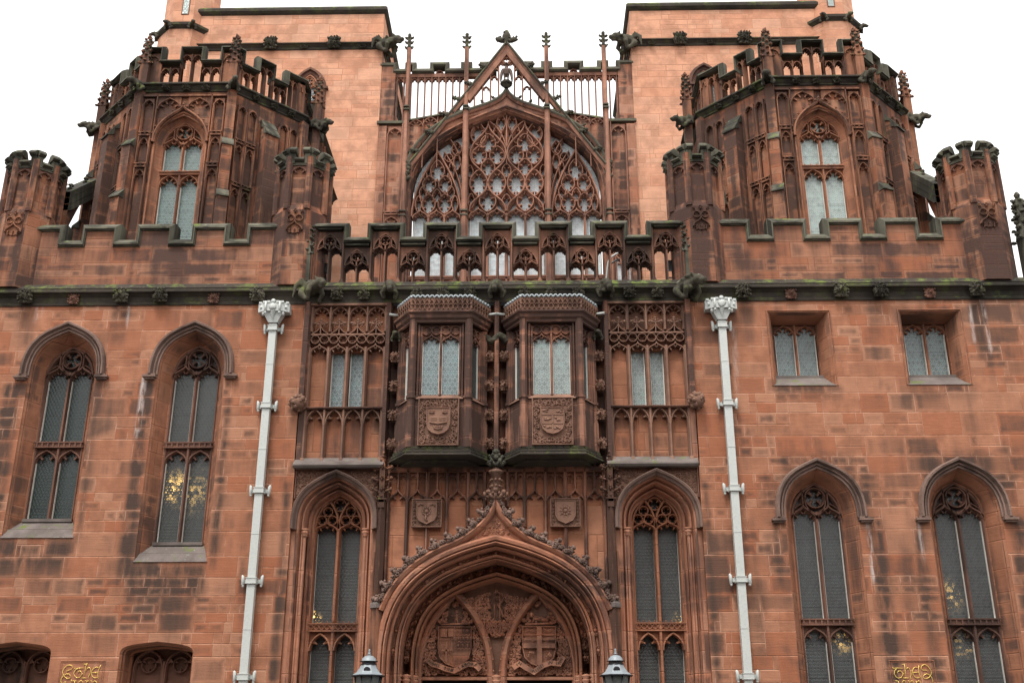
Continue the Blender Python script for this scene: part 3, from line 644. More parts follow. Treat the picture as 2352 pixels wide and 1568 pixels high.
# ================================================================ main cornice, parapets
CPROF = [(0, 10.13), (.03, 10.13), (.035, 10.17), (.02, 10.19), (.03, 10.30), (.10, 10.36), (.15, 10.37), (.15, 10.41), (.13, 10.43), (.14, 10.46), (.12, 10.47), (0.0, 10.60), (-.3, 10.60)]
mb = MB(); mb.plan(CPROF, [(-13.5, 0), (-3.80, 0)]); mb.plan(CPROF, [(3.80, 0), (13.5, 0)])
mb.plan([(o+.02, z) for o, z in CPROF], [(-3.79, 0), (3.79, 0)])
CORN = part('cornice', mb, M_CORN, LIB)
BM = [part('cornice_boss', mesh_boss(s, .27, .11, p), M_BEAST, CORN) for s, p in ((11, 0), (12, 4), (13, 0), (14, 5))]
for i, x in enumerate((-9.44, -7.51, -6.72, -4.77, 4.87, 6.80, 7.57, 9.46, -3.18, -2.65, -1.60, -1.06, -.53, .54, 1.07, 1.62, 2.63, 3.18, -10.9, 11.2)):
    o = BM[i] if i < 4 else dup(BM[i % 4], CORN, (0, 0, 0))
    o.location = (x, -.10, 10.30); o.scale = (1.0 if abs(x) > 4 else .8, 1, 1.0 if abs(x) > 4 else .85)
sm = part('cornice_boss', mesh_boss(21, .2, .07, 4), M_DARKST, CORN, (-8.48, -.04, 10.25))
for x in (-5.66, 5.82, 8.55): dup(sm, CORN, (x, -.04, 10.25))
CP = [(-.05, -.20), (.035, -.20), (.045, -.155), (.085, -.15), (.09, -.12), (-.02, -.02), (-.02, 0), (-.13, 0), (-.13, -.2)]
def cprof(yf, yb, k=1.0):
    return [(0, yf+.05), (-.014*k, yf+.02), (-.10*k, yf-.075), (-.135*k, yf-.078), (-.140*k, yf-.04), (-.155*k, yf-.035), (-.165*k, yf+.01), (-.165*k, yb-.01), (-.155*k, yb+.035), (-.135*k, yb+.078), (-.012*k, yb+.005), (0, yb-.03)]
def crenel_path(xs, zlow, zhigh, x0, x1):
    P = []; 
    if x0 < xs[0][0]-.05: P.append((x0, zlow))
    for i, (a, b) in enumerate(xs):
        if P: P.append((a, zlow))
        P += [(a, zhigh), (b, zhigh)]
        if i < len(xs)-1 or b < x1-.05: P.append((b, zlow))
    if xs[-1][1] < x1-.05: P.append((x1, zlow))
    return P
def crenel(mb, xs, zlow, zhigh, x0, x1, yf, yb, k=1.0):
    P = crenel_path(xs, zlow, zhigh, x0, x1); pr = cprof(yf, yb, k)
    vs = []; n = len(P); m = len(pr)
    for i, p in enumerate(P):
        dx = 0; dz = 1
        if 0 < i < n-1:
            a, c = P[i-1], P[i+1]; up_in = p[1] > a[1]+.01; dn_in = p[1] < a[1]-.01; up_out = c[1] > p[1]+.01; dn_out = c[1] < p[1]-.01
            if up_in or up_out: dx = -1
            if dn_in or dn_out: dx = 1
        for (o, y) in pr: vs.append((p[0]+dx*o*.62, y, p[1]+dz*o))
    fs = [(i*m+j, i*m+(j+1) % m, (i+1)*m+(j+1) % m, (i+1)*m+j) for i in range(n-1) for j in range(m)]
    fs += [tuple(range(m)), tuple((n-1)*m+j for j in range(m))[::-1]]
    mb.add(vs, fs)
def cope(mb, x0, x1, z, yf, yb, h=0.20):
    k = h/.20; P = [(y, z+o) for o, y in cprof(yf, yb, k)]; n = len(P)
    vs = [(x0, y, zz) for y, zz in P] + [(x1, y, zz) for y, zz in P]
    mb.add(vs, [(i, (i+1) % n, (i+1) % n+n, i+n) for i in range(n)] + [tuple(range(n))[::-1], tuple(range(n, 2*n))])
def merlons(stone_mb, cope_mb, xs, zlow, zhigh, zbase, yf, yb, x0, x1, k=1.0):
    stone_mb.box(x0, x1, yf, yb, zbase, zlow-.15*k)
    for a, b in xs: stone_mb.box(max(a+.09*k, x0), min(b-.09*k, x1), yf+.002, yb-.002, zlow-.16*k, zhigh-.15*k)
    crenel(cope_mb, xs, zlow, zhigh, x0, x1, yf, yb, k)
for q in (-1, 1):
    s, c = MB(), MB()
    x0, x1 = (-9.45, -4.55) if q < 0 else (4.55, 9.45)
    xs = [(a-.405, a+.405) for a in ((-8.20, -7.06, -5.92) if q < 0 else (5.92, 7.06, 8.20))]
    xs = sorted(xs + ([(-9.60, -8.93), (-5.18, -4.45)] if q < 0 else [(4.45, 5.18), (8.93, 9.60)]))
    merlons(s, c, xs, 11.66, 12.02, 10.55, .08, .42, xs[0][0], xs[-1][1], 1.15)
    P = part('parapet_wall', s, M_PARA, LIB); part('coping', c, M_COPE, P)
# ================================================================ central pierced balustrade
s, c = MB(), MB()
PB = 0.5725; yf, yb = .02, .30
for i in range(13):
    cx = (i-6)*PB; hi = i % 2 == 0; zt = 11.78 if hi else 11.42
    hw = PB/2-.035; zs = zt-.06-.40
    window_mb = MB(); window_style_a(window_mb, hw, .40, yf+.02, yb-.02, .052, 10.62-zs)
    s.add([(x+cx, y, z+zs) for x, y, z in window_mb.v], window_mb.f)
    a = arch(cx, zs, hw, .40); m = len(a)//2
    s.slab([(cx-hw-.04, zt)] + [(cx-hw-.04, zs)] + a[:m+1] + [(cx, zt)], yf+.06, yb-.06); s.slab([(cx, zt)] + a[m:] + [(cx+hw+.04, zs), (cx+hw+.04, zt)], yf+.06, yb-.06)
for i in range(14):
    x = (i-6.5)*PB; s.rib([(x, 10.58), (x, 11.80 if 0 < i < 13 else 11.8)], .085, yf, yb, fl=.16)
    s.add([(x-.055, yf-.03, 10.6), (x+.055, yf-.03, 10.6), (x, yf, 10.72)], [(0, 1, 2)])
s.box(-3.75, 3.75, yf-.01, yb, 10.55, 10.605)
BAL = part('balustrade', s, M_BALU, LIB)
xs = [((i-6)*PB-.385, (i-6)*PB+.385) for i in range(0, 13, 2)]; xs[0] = (-3.75, xs[0][1]); xs[-1] = (xs[-1][0], 3.75)
crenel(c, xs, 11.65, 11.97, -3.75, 3.75, yf, yb, .95)
for i in range(13):
    cx = (i-6)*PB; z_ = 11.80 if i % 2 == 0 else 11.44
    c.box(cx-.24, cx+.24, yf-.02, yb, z_, z_+.03)
part('coping', c, M_COPE, BAL)
for q in (-1, 1):
    mb = MB(); pinnacle(mb, 3.86*q, -.02, 10.6, 11.2, 11.95, .17, R0, .10)
    for k in range(7):
        for sx in (-1, 1): crocket(mb, 3.86*q+sx*.06, -.04, 11.24+.1*k, .055, pi/2-sx*1.3, R0)
    mb.box(3.86*q-.065, 3.86*q+.065, -.06, .06, 11.2, 11.9)
    part('balustrade_pinnacle', mb, M_COPE, BAL)
    mb = MB(); mb.box(3.86*q-.12, 3.86*q+.12, -.06, .3, 10.5, 11.22); part('pedestal', mb, M_OCTM, BAL)
# gargoyles of the main cornice
G1, G2, G3 = beast(1, 1.0), beast(2, .72, False, -.08, .0), beast(3, 1.0, True, .05)
def garg(mb, loc, rz=0.0, parent=LIB, tilt=0): 
    o = part('gargoyle', mb, M_BEAST, parent, loc, rz, remesh=.022); o.rotation_euler = (tilt, 0, rz); return o
g = garg(beast(1, 1.02), (-3.80, .0, 10.40), radians(40)); g2 = garg(beast(7, 1.08, False), (3.66, .0, 10.38), radians(34))
for k, x in enumerate((-2.15, 0.0, 2.14)): garg(beast(30+k, .80, False, -.06), (x, -.06, 10.46), radians((8, -6, 10)[k]), tilt=radians(24))
# ================================================================ corner turrets
def octpts(cx, cy, r, rot=22.5): return [(cx+r*cos(radians(rot+45*i-112.5-22.5+0)), cy+r*sin(radians(rot+45*i-112.5-22.5))) for i in range(8)]
def turret(cx, cy=.38):
    T = empty('corner_turret', (cx, cy, 0), LIB)
    s = MB(); r = .52
    s.prism(octpts(0, 0, r*1.13), 10.5, 12.18); s.prism(octpts(0, 0, r*.98), 12.18, 13.28)
    # chamfered set-off
    a, b = octpts(0, 0, r*1.13), octpts(0, 0, r*.98)
    s.add([(x, y, 12.18) for x, y in a]+[(x, y, 12.34) for x, y in b], [(i, (i+1) % 8, (i+1) % 8+8, i+8) for i in range(8)])
    P = octpts(0, 0, r*1.12)
    for x, y in P:      # angle shafts
        s.prism([(x*.93+.075*cos(radians(45*k+22.5)), y*.93+.075*sin(radians(45*k+22.5))) for k in range(8)], 12.2, 13.42)
    part('shaft', s, M_TURR, T)
    t = MB()
    for i in range(8):
        a, b = octpts(0, 0, r*1.07)[i], octpts(0, 0, r*1.07)[(i+1) % 8]
        mx_, my = (a[0]+b[0])/2, (a[1]+b[1])/2; ang = math.atan2(my, mx_)+pi/2
        t.M = Matrix.Translation((mx_, my, 0)) @ Matrix.Rotation(ang, 4, 'Z')
        hw = hypot(a[0]-b[0], a[1]-b[1])/2-.05
        arcade_head(t, 0, 13.02, hw, .17, .03, -.02, .05, False, fill=13.24)
        t.M = None
    part('panel_head', t, M_DARKST, T)
    c = MB()
    for i in range(8):
        x, y = octpts(0, 0, r*1.05)[i]; ang = math.atan2(y, x)+pi/2
        for M2, o in ((Matrix.Translation((x, y, 0)) @ Matrix.Rotation(ang-pi/8, 4, 'Z'), -.07), (Matrix.Translation((x, y, 0)) @ Matrix.Rotation(ang+pi/8, 4, 'Z'), .07)):
            c.M = M2; cope(c, min(0, o*2), max(0, o*2), 13.66, -.06, .10, .20); c.box(min(0, o*1.6), max(0, o*1.6), -.045, .09, 13.26, 13.54)
        p1 = octpts(0, 0, r*1.05)[(i+1) % 8]; m_ = ((x+p1[0])/2, (y+p1[1])/2)
        c.M = Matrix.Translation((m_[0], m_[1], 0)) @ Matrix.Rotation(math.atan2(m_[1], m_[0])+pi/2, 4, 'Z')
        cope(c, -.10, .10, 13.42, -.05, .10, .16); c.box(-.2, .2, -.03, .1, 13.22, 13.29)
        c.M = None
    part('coping', c, M_COPE, T)
    p = MB(); y0 = -r*1.13*cos(pi/8)
    p.slab([(-.17, 11.70), (-.17, 12.12), (.17, 12.12), (.17, 11.70), (.0, 11.62)], y0-.02, y0+.02)
    foil(p, -.085, 11.96, .07, 4, .02, y0-.06, y0, .125); foil(p, .085, 11.96, .07, 4, .02, y0-.06, y0, .125)
    p.rib(ogee(0, 11.70, .16, .22), .03, y0-.07, y0); crocket(p, 0, y0-.03, 12.08, .07, pi/2, R0)
    cusps(p, [(-.16, 11.72), (.16, 11.72)], (.2, .5, .8), .09, .08, y0-.05, y0, side=-1)
    for q in (-1, 1): crocket(p, q*.12, y0-.04, 12.08, .06, pi/2-q*.5, R0)
    part('carved_panel', p, M_OCTM, T, )
    return T
for x in (-9.90, -4.13, 4.13, 9.90): turret(x)
# crocketed pinnacle at the far corner
for q in (-1, 1):
    mb = MB(); pinnacle(mb, 10.62*q, -.05, 10.55, 11.4, 12.4, .24, R0, .12)
    for k in range(8):
        for sx in (-1, 1): crocket(mb, 10.62*q+sx*.07, -.06, 11.4+.12*k, .075, pi/2-sx*1.25, R0)
    mb.box(10.62*q-.08, 10.62*q+.08, -.12, .04, 11.3, 12.3)
    part('corner_pinnacle', mb, M_COPE, LIB)
# ================================================================ central bay above the portal (z 6.8 .. 10.15)
YB = 0.16          # back of the panelled bays
def bay(q):
    B = empty('panelled_bay', (2.945*q, 0, 0), LIB)
    x0, x1 = -.735, .735; W = (x1-x0)/4
    s = MB()
    win = [(-W+.045, 8.0), (-W+.045, 9.16), (W-.045, 9.16), (W-.045, 8.0)]
    s.slab([(x0, 6.8), (x0, 10.16), (x1, 10.16), (x1, 6.8)], YB, YB+.3, holes=[win])
    part('back_wall', s, M_PANEL, B)
    t = MB()
    for i in range(5):
        x = x0+i*W
        t.rib([(x, 6.86), (x, 7.95)], .075, .0, YB, fl=.2); t.rib([(x, 9.55), (x, 10.10)], .07, .0, YB, fl=.2)
        t.rib([(x, 7.98), (x, 9.22)], .07 if i in (0, 4) else .085, .0, YB, fl=.2)
        t.add([(x-.035, -.01, 6.98), (x+.035, -.01, 6.98), (x+.02, -.06, 6.86), (x-.02, -.06, 6.86)], [(0, 1, 2, 3)])
    t.box(x0-.03, x1+.03, -.05, YB, 10.09, 10.13)
    for i in range(4):
        cx = x0+(i+.5)*W; h = W/2-.02
        arcade_head(t, cx, 9.90, h, .19, .035, .02, YB, True, fill=10.10)            # top
        arcade_head(t, cx, 7.64, h, .30, .04, .02, YB, False, fill=7.95)            # lower blind arcade
        o = ogee(cx, 9.50, h*1.02, .22, k=.12, e=.25); t.rib(o, .03, .02, YB)        # little ogee with its finial
        t.rib([(cx, 9.50), (cx, 9.72)], .03, .01, YB)
        crocket(t, cx, .05, 9.70, .085, pi/2, R0)
        for sx in (-1, 1): crocket(t, cx+sx*.02, .03, 9.70, .085, pi/2-sx*1.35, R0)
        p = ogee(cx, 9.12, h, .17, k=.6, e=.6); t.rib(p, .035, .02, YB)
        cusps(t, p, (.18, .38, .62, .82), .075, .09, .04, YB)
        for sx in (-1, 1): foil(t, cx+sx*W/4, 9.385, W/4-.008, 3, .024, .01, YB, .25-.5/3 if sx > 0 else .25, None, .5, .09)
    t.box(x0, x1, .01, YB, 9.475, 9.505)
    t.slab([(x0, 9.28), (x0, 9.48), (x1, 9.48), (x1, 9.28)], YB-.03, YB)
    part('tracery', t, M_BROWN, B)
    for k in (-1, 1):
        g = MB(); g.box(k*W/2-W/2+.035, k*W/2+W/2-.035, YB+.10, YB+.11, 7.98, 9.30); part('glass_pane', g, G_MID if q < 0 else G_MIDB, B)
        f = MB()
        for u in (k*W/2-W/2+.05, k*W/2+W/2-.064): f.box(u, u+.014, YB+.04, YB+.098, 7.99, 9.2)
        f.box(k*W/2-W/2+.064, k*W/2+W/2-.064, YB+.05, YB+.098, 7.99, 8.004)
        part('pane_frame', f, M_WHITE, B)
    c = MB(); c.plan([(0, 7.94), (.06, 7.94), (.08, 7.96), (.08, 7.975), (-.10, 8.02), (-.2, 8.02)], [(x0-.05, .04), (x1+.05, .04)]); part('string_course', c, M_DARKST, B)
    c = MB(); c.plan([(0, 6.76), (.13, 6.76), (.16, 6.80), (.15, 6.83), (-.06, 6.99), (-.2, 6.99)], [(x0-.13, 0), (x1+.1, 0)]); part('sill', c, M_SILL, B)
for q in (-1, 1): bay(q)
# pilasters
def shaft(mb, x, w, z0, z1, yf, yb=.3): mb.rib([(x, z0), (x, z1)], w, yf, yb, fl=.30)
mb = MB()
for q in (-1, 1):
    shaft(mb, 3.76*q, .16, 8.0, 10.14, -.12); mb.box(3.76*q-.06, 3.76*q+.06, .0, .3, 6.8, 8.1)
    shaft(mb, 2.15*q, .12, 6.8, 10.14, -.07); mb.rib([(1.86*q, 6.8), (1.86*q, 10.1)], .05, .0, .3)
mb.rib([(0, 6.9), (0, 10.14)], .13, -.10, .3, fl=.3)
for q in (-1, 1): mb.rib([(.262*q, 7.0), (.262*q, 10.1)], .05, -.02, .3)
mb.slab([(-2.2, 6.8), (-2.2, 10.16), (2.2, 10.16), (2.2, 6.8)], .20, .4)
PIL = part('pilaster', mb, M_BAY, LIB)
for q in (-1, 1):
    mb = MB(); r = random.Random(8)
    mb.blob((0, 0, 0), .15, 10, 8, .06, r)
    for i in range(46):
        a, b = r.uniform(0, 6.28), r.uniform(-1, 1); k = sqrt(1-b*b)
        mb.blob((.14*k*cos(a), .14*k*sin(a), .14*b), r.uniform(.03, .055), 6, 4, .25, r)
    part('ball_flower_boss', mb, M_BROWN, PIL, (3.81*q, -.12, 8.03))
    # dark dragon corbels under the cornice either side of the oriels
PB_ = [mesh_boss(60+i, .19, .10, p, 14) for i, p in enumerate((5, 0, 6, 4, 5))]
pb0 = None
for ix, x in enumerate((-1.98, -.16, .16, 1.98)):
    for iz, z in enumerate((8.99, 8.39, 7.80, 7.23)):
        k = (ix*3+iz*2) % 5
        if ix == 0: o = part('flower_boss', PB_[k], M_BROWN, PIL)
        else: o = part('flower_boss', PB_[k], M_BROWN, PIL)
        o.location = (x, .02, z)
for x, s_ in ((-1.98, 1), (1.98, -1)): garg(beast(50, .5, False, -.1), (x, .02, 9.42), radians(0), PIL)
mb = MB(); r = random.Random(3)
for i in range(40):
    t = i/39; mb.blob((-.34+.68*t, -.02+.04*sin(9*t), 9.36+.06*sin(13*t)), (r.uniform(.04, .08),)*3, 7, 5, .25, r)
part('beast_frieze', mb, M_BEAST, PIL, remesh=.018)
# ================================================================ the two oriels
def oriel(cx, crest_seed, gmat, gside):
    O = empty('oriel_window', (cx, 0, 0), LIB)
    PT = [(-.86, .2), (-.86, .0), (-.555, -.5), (.555, -.5), (.86, 0), (.86, .2)]      # plan of the wall face
    def P(d): return [(x, y) for x, y in offs(PT, -d)]
    # corner posts and body
    s = MB(); s.plan([(0, 7.05), (0, 7.98), (-.12, 7.98), (-.12, 7.05)], P(-.02))       # panel zone below the sill
    s.plan([(0, 9.50), (0, 9.62), (-.12, 9.62), (-.12, 9.50)], P(0))
    for x, y in PT[1:5]:
        k = 1 if x > 0 else -1
        xx, yy = (x*.93, y*.93+.02) if abs(x) > .6 else (x*.965, y*.96)
        s.prism([(xx+.078*cos(radians(45*i+22.5)), yy+.078*sin(radians(45*i+22.5))) for i in range(8)], 7.03, 9.58)
        s.prism([(xx+.092*cos(radians(45*i+22.5)), yy+.092*sin(radians(45*i+22.5))) for i in range(8)], 7.03, 7.62)
        s.prism([(xx+.100*cos(radians(45*i+22.5)), yy+.100*sin(radians(45*i+22.5))) for i in range(8)], 7.98, 8.03)
    part('frame', s, M_BAY, O)
    c = MB()
    c.plan([(0, 9.50), (.03, 9.52), (.03, 9.56), (.07, 9.60), (.08, 9.66), (.12, 9.70), (.12, 9.735), (.05, 9.75), (-.1, 9.75), (-.1, 9.5)], P(0)); part('cornice', c, M_BAY, O)
    # pierced cresting: a band of circles under a band of small ogees
    for i in (1, 2, 3):
        a, b = P(.075)[i], P(.075)[i+1]; L = hypot(b[0]-a[0], b[1]-a[1]); n = 13 if i == 2 else 7
        M = Matrix.Translation((a[0], a[1], 0)) @ Matrix.Rotation(math.atan2(b[1]-a[1], b[0]-a[0]), 4, 'Z')
        t = MB(M); w_ = L/n
        t.slab([(0, 9.75), (0, 10.02), (L, 10.02), (L, 9.75)], .035, .05)
        for j in range(n):
            x = (j+.5)*w_
            foil(t, x, 9.815, w_*.47, 3, .014, .0, .045, .25, .058, .5, .09)
            t.rib(ogee(x, 9.88, w_*.48, .12, 4), .014, .0, .045); t.rib([(x+w_/2, 9.87), (x+w_/2, 10.0)], .012, .0, .045)
        t.rib([(0, 9.876), (L, 9.876)], .014, .0, .045)
        part('cresting', t, M_BROWN, O)
        ld = MB(M); pts = []
        for j in range(n*8+1): pts.append((j*L/(n*8), .02, 10.015+.05*abs(sin(pi*j/8))))
        ld.tube(pts, .018, 5); part('lead_edge', ld, M_LEAD, O)
    ld = MB(); ld.prism(P(-.02)[1:5], 9.96, 10.0); part('lead_roof', ld, M_LEAD, O)
    for q in (-1, 1):
        ld = MB(); ld.tube([(q*.86, -.02, 9.86), (q*1.06, -.10, 9.86)], .028, 8); part('rainwater_spout', ld, M_PIPE, O)
    # windows: front two lights, canted sides one light each
    for i, lights in ((1, 1), (2, 2), (3, 1)):
        a, b = P(0)[i], P(0)[i+1]; L = hypot(b[0]-a[0], b[1]-a[1])
        M = Matrix.Translation((a[0], a[1], 0)) @ Matrix.Rotation(math.atan2(b[1]-a[1], b[0]-a[0]), 4, 'Z')
        m_ = .13 if i == 2 else .09
        t = MB(M); x0, x1 = m_+.05, L-m_-.05; ww = (x1-x0)/lights
        t.slab([(m_-.06, 7.98), (m_-.06, 9.56), (L-m_+.06, 9.56), (L-m_+.06, 7.98)], .09, .16, holes=[[(x0, 8.08), (x0, 9.30), (x1, 9.30), (x1, 8.08)]])
        t.rib([(m_, 8.0), (m_, 9.52), (L-m_, 9.52), (L-m_, 8.0)], .05, .02, .1)
        for j in range(lights):
            cx2 = x0+(j+.5)*ww
            for sx in (-1, 1): foil(t, cx2+sx*ww/4, 9.375, ww/4-.006, 3, .022, .05, .12, .25-.5/3, None, .5, .09)
            p = ogee(cx2, 9.10, ww/2-.01, .20, k=.6, e=.6); t.rib(p, .03, .05, .12); cusps(t, p, (.2, .38, .62, .8), .07, .09, .07, .12)
            mm = len(p)//2
            t.slab([(cx2-ww/2+.01, 9.31)] + p[:mm+1] + [(cx2, 9.31)], .10, .115); t.slab([(cx2, 9.31)] + p[mm:] + [(cx2+ww/2-.01, 9.31)], .10, .115)
        for j in range(lights+1): t.rib([(x0+j*ww, 8.06), (x0+j*ww, 9.45)], .05, .04, .12)
        part('tracery', t, M_BAY, O)
        for j in range(lights):
            g = MB(M); g.box(x0+j*ww+.02, x0+(j+1)*ww-.02, .125, .135, 8.06, 9.31); part('glass_pane', g, gmat if i == 2 else gside, O)
            f = MB(M)
            for u in (x0+j*ww+.024, x0+(j+1)*ww-.034): f.box(u, u+.010, .09, .123, 8.09, 9.16)
            part('pane_frame', f, M_WHITE, O)
        sl = MB(M); sl.add([(m_, .10, 8.085), (L-m_, .10, 8.085), (L-m_+.03, -.015, 7.97), (m_-.03, -.015, 7.97)], [(0, 1, 2, 3)]); part('sill', sl, M_BROWN, O)
    # carved armorial panel
    y = -.545
    p = MB(); p.box(-.37, .37, y, y+.06, 7.06, 7.965); p.rib([(-.37, 7.06), (-.37, 7.96), (.37, 7.96), (.37, 7.06)], .025, y-.04, y, True)
    shp = lambda x, z: not (abs(x) < .245 and 7.24 < z < 7.79) and abs(x) < .355 and 7.07 < z < 7.95
    foliage(p, shp, (-.355, .355, 7.07, 7.95), y-.005, random.Random(crest_seed), 60, (.035, .065), .012)
    AP = part('armorial_panel', p, M_BROWN, O)
    sh = MB(); sh.slab([(-.225, 7.77), (.225, 7.77), (.225, 7.46), (.19, 7.34), (.10, 7.27), (0, 7.24), (-.10, 7.27), (-.19, 7.34), (-.225, 7.46)][::-1], y-.07, y)
    sh.rib([(-.215, 7.76), (.215, 7.76), (.215, 7.46), (.18, 7.345), (.10, 7.28), (0, 7.255), (-.10, 7.28), (-.18, 7.345), (-.215, 7.46)], .02, y-.085, y-.065, True)
    if crest_seed == 1:    # open book under two crowns, one below
        for k in (-1, 1):
            sh.slab([(0, 7.57), (k*.16, 7.60), (k*.16, 7.47), (0, 7.44)], y-.10, y-.07)
            for l in range(3): sh.box(min(k*.02, k*.14), max(k*.02, k*.14), y-.106, y-.10, 7.50+.025*l, 7.508+.025*l)
            for l in (-1, 0, 1): sh.tube([(k*.12+l*.03, y-.08, 7.67), (k*.12+l*.04, y-.085, 7.72)], .010, 4)
            sh.tube([(k*.12-.05, y-.08, 7.67), (k*.12, y-.09, 7.66), (k*.12+.05, y-.08, 7.67)], .012, 4)
        for l in range(-2, 3): sh.tube([(l*.03, y-.08, 7.36), (l*.04, y-.085, 7.41)], .010, 4)
        sh.tube([(-.08, y-.08, 7.36), (0, y-.09, 7.345), (.08, y-.08, 7.36)], .012, 4)
    else:                  # quartered field, small beasts in chief
        sh.box(-.012, .012, y-.08, y-.07, 7.27, 7.62); sh.box(-.2, .2, y-.08, y-.07, 7.61, 7.63); sh.box(-.2, .2, y-.08, y-.07, 7.44, 7.455)
        rr = random.Random(9)
        for (u, v) in ((-.11, 7.69), (.11, 7.69), (-.1, 7.54), (.1, 7.54), (-.1, 7.38), (.1, 7.38)):
            for _ in range(5): sh.blob((u+rr.uniform(-.06, .06), y-.075, v+rr.uniform(-.03, .03)), (.026, .012, .018), 6, 4, .3, rr)
    part('shield', sh, M_BROWN, O)
    # stepped mossy base
    b = MB()
    b.plan([(0, 7.05), (.03, 7.045), (.035, 6.99), (.06, 6.975), (.068, 6.92), (.10, 6.90), (.105, 6.87), (.075, 6.855), (-.10, 6.83), (-.35, 6.80), (-.4, 7.03)], P(.0))
    for lvl, (o_, z_) in enumerate(((.033, 7.015), (.064, 6.948))):
        for i in (1, 2, 3):
            a, c2 = P(o_+.008)[i], P(o_+.008)[i+1]; L = hypot(c2[0]-a[0], c2[1]-a[1]); n = 9 if i == 2 else 5
            b.M = Matrix.Translation((a[0], a[1], 0)) @ Matrix.Rotation(math.atan2(c2[1]-a[1], c2[0]-a[0]), 4, 'Z')
            for j in range(n): b.box(j*L/n+.012, (j+1)*L/n-.012, -.012, .03, z_-.022, z_+.022)
            b.M = None
    part('corbelled_base', b, M_CORN, O)
    u = MB(); u.prism(P(-.10)[1:5], 6.79, 6.85); part('soffit', u, M_CORN, O)
oriel(-1.06, 1, G_MID, G_LOW); oriel(1.06, 2, G_MIDB, G_LOW)
# ================================================================ portal storey
def portal_window(q):
    cx = 2.995*q
    W = empty('portal_window', (cx, 0, 0), LIB)
    zs, R = 5.78, .88
    w_ = MB()      # wall with the opening
    a = jamb(arch(0, zs, .70, .84, k=.58, m=.58, sl=.44), 0)
    w_.slab([(-.80, 0), (-.80, 6.80), (.80, 6.80), (.80, 0)], .06, .3, holes=[[(x, max(z, .02)) for x, z in a]], rim=False)
    part('wall', w_, M_PORTAL, W)
    f = MB()
    prof = [(.02, .06), (.0, .05), (-.03, .07), (-.035, .16), (-.06, .20), (-.075, .14), (-.10, .14), (-.12, .19), (-.125, .32), (-.15, .36), (-.165, .30), (-.19, .29), (-.21, .34), (-.215, .44), (-.245, .46), (-.25, .62)]
    f.sweep(jamb(arch(0, zs, .70, .84, k=.58, m=.58, sl=.44), 0.1), prof)
    part('moulded_jamb', f, M_PORTAL, W)
    h = MB(); ha = arch(0, zs, .70, .84, k=.58, m=.58, sl=.44)
    ha = [(ha[0][0], zs-.16)] + ha + [(ha[-1][0], zs-.16)]
    h.sweep(ha, [(.0, .08), (.0, -.02), (.035, -.04), (.05, -.10), (.085, -.12), (.10, -.10), (.115, .08)]); part('hood_mould', h, M_GRAYST, W)
    for k in (-1, 1):
        c = MB(); x = k*.565
        c.lathe([(.035, .3), (.035, 5.52)], x, .17, 10); c.lathe([(.035, 5.50), (.06, 5.53), (.045, 5.55), (.07, 5.58), (.07, 5.60), (.055, 5.615), (.075, 5.64), (.075, 5.66), (.03, 5.67)], x, .17, 12)
        part('colonnette', c, M_PORTAL, W)
    t = MB(); y0, y1 = .46, .64; hw = .45; zt = 5.72
    main = arch(0, zt, hw, .66, k=.55, m=.5, sl=.55); t.rib(offs(main, -.01), .06, y0, y1)
    t.rib([(0, 1.0), (0, zt+.08)], .085, y0, y1)
    for k in (-1, 1):
        # mullion branches crossing to the arch
        t.rib(bez((0, zt), (0, zt+.22), (k*.06, zt+.38), (k*.22, zt+.56), 7), .06, y0, y1)
        c2 = k*.225
        p = ogee(c2, zt-.04, .205, .17, k=.65, e=.6); t.rib(p, .04, y0, y1); cusps(t, p, (.2, .4, .6, .8), .075, .09, y0+.05, y1)
        foil(t, c2-.10, zt+.17, .085, 3, .03, y0+.02, y1, .25, None, .5, .09); foil(t, c2+.10, zt+.17, .085, 3, .03, y0+.02, y1, .25, None, .5, .09)
        foil(t, c2-k*.01, zt+.33, .085, 4, .03, y0+.02, y1, .125, None, .5, .08)
        t.rib([(k*(hw-.01), 1.0), (k*(hw-.01), zt)], .05, y0, y1)
    foil(t, 0, zt+.46, .12, 4, .03, y0+.02, y1, .125, None, .5, .08)
    # ornamental transom
    t.box(-hw, hw, y0+.02, y1, 3.84, 3.99)
    for i in range(9): foil(t, -hw+.05+i*(2*hw-.1)/8, 3.915, .042, 4, .016, y0-.01, y0+.03, .125, None, .5, .09); crocket(t, -hw+.05+i*(2*hw-.1)/8, y0, 3.98, .03, pi/2, R0)
    t.box(-hw-.02, hw+.02, y0-.015, y0+.03, 3.835, 3.86); t.box(-hw-.02, hw+.02, y0-.015, y0+.03, 3.965, 3.985)
    for k in (-1, 1): arcade_head(t, k*.225, 3.50, .19, .30, .05, y0+.01, y1, False, fill=3.84)
    part('tracery', t, M_WALLM, W)
    sp = []
    for k in (-1, 1):
        for (a_, b_) in ((1.0, 3.86), (3.98, zt+.06)):
            x0, x1 = k*.225-.19, k*.225+.19; g = MB(); g.box(x0, x1, .70, .71, a_, b_); part('glass_pane', g, G_PORT, W); sp.append((x0, x1, a_, min(b_, zt-.06)))
    g = MB(); g.slab(offs(main, -.02), .706, .72); part('glass_pane', g, G_LOW, W)
    for x0, x1, a_, b_ in sp:
        fr = MB()
        for u in (x0, x1-.007): fr.box(u, u+.005, .65, .698, a_, b_)
        fr.box(x0, x1, .66, .698, a_, a_+.01); part('pane_frame', fr, M_WHITE, W)
    # foliage spandrels above the hood
    s = MB(); out = offs(arch(0, zs, .70, .84, k=.58, m=.58, sl=.44), .14)
    def inside(x, z):
        if not (-.78 < x < .78 and 6.05 < z < 6.75): return False
        for (a_, b_) in zip(out, out[1:]):
            if a_[0] <= x <= b_[0]: return z > a_[1]+(b_[1]-a_[1])*(x-a_[0])/((b_[0]-a_[0]) or 1)
        return False
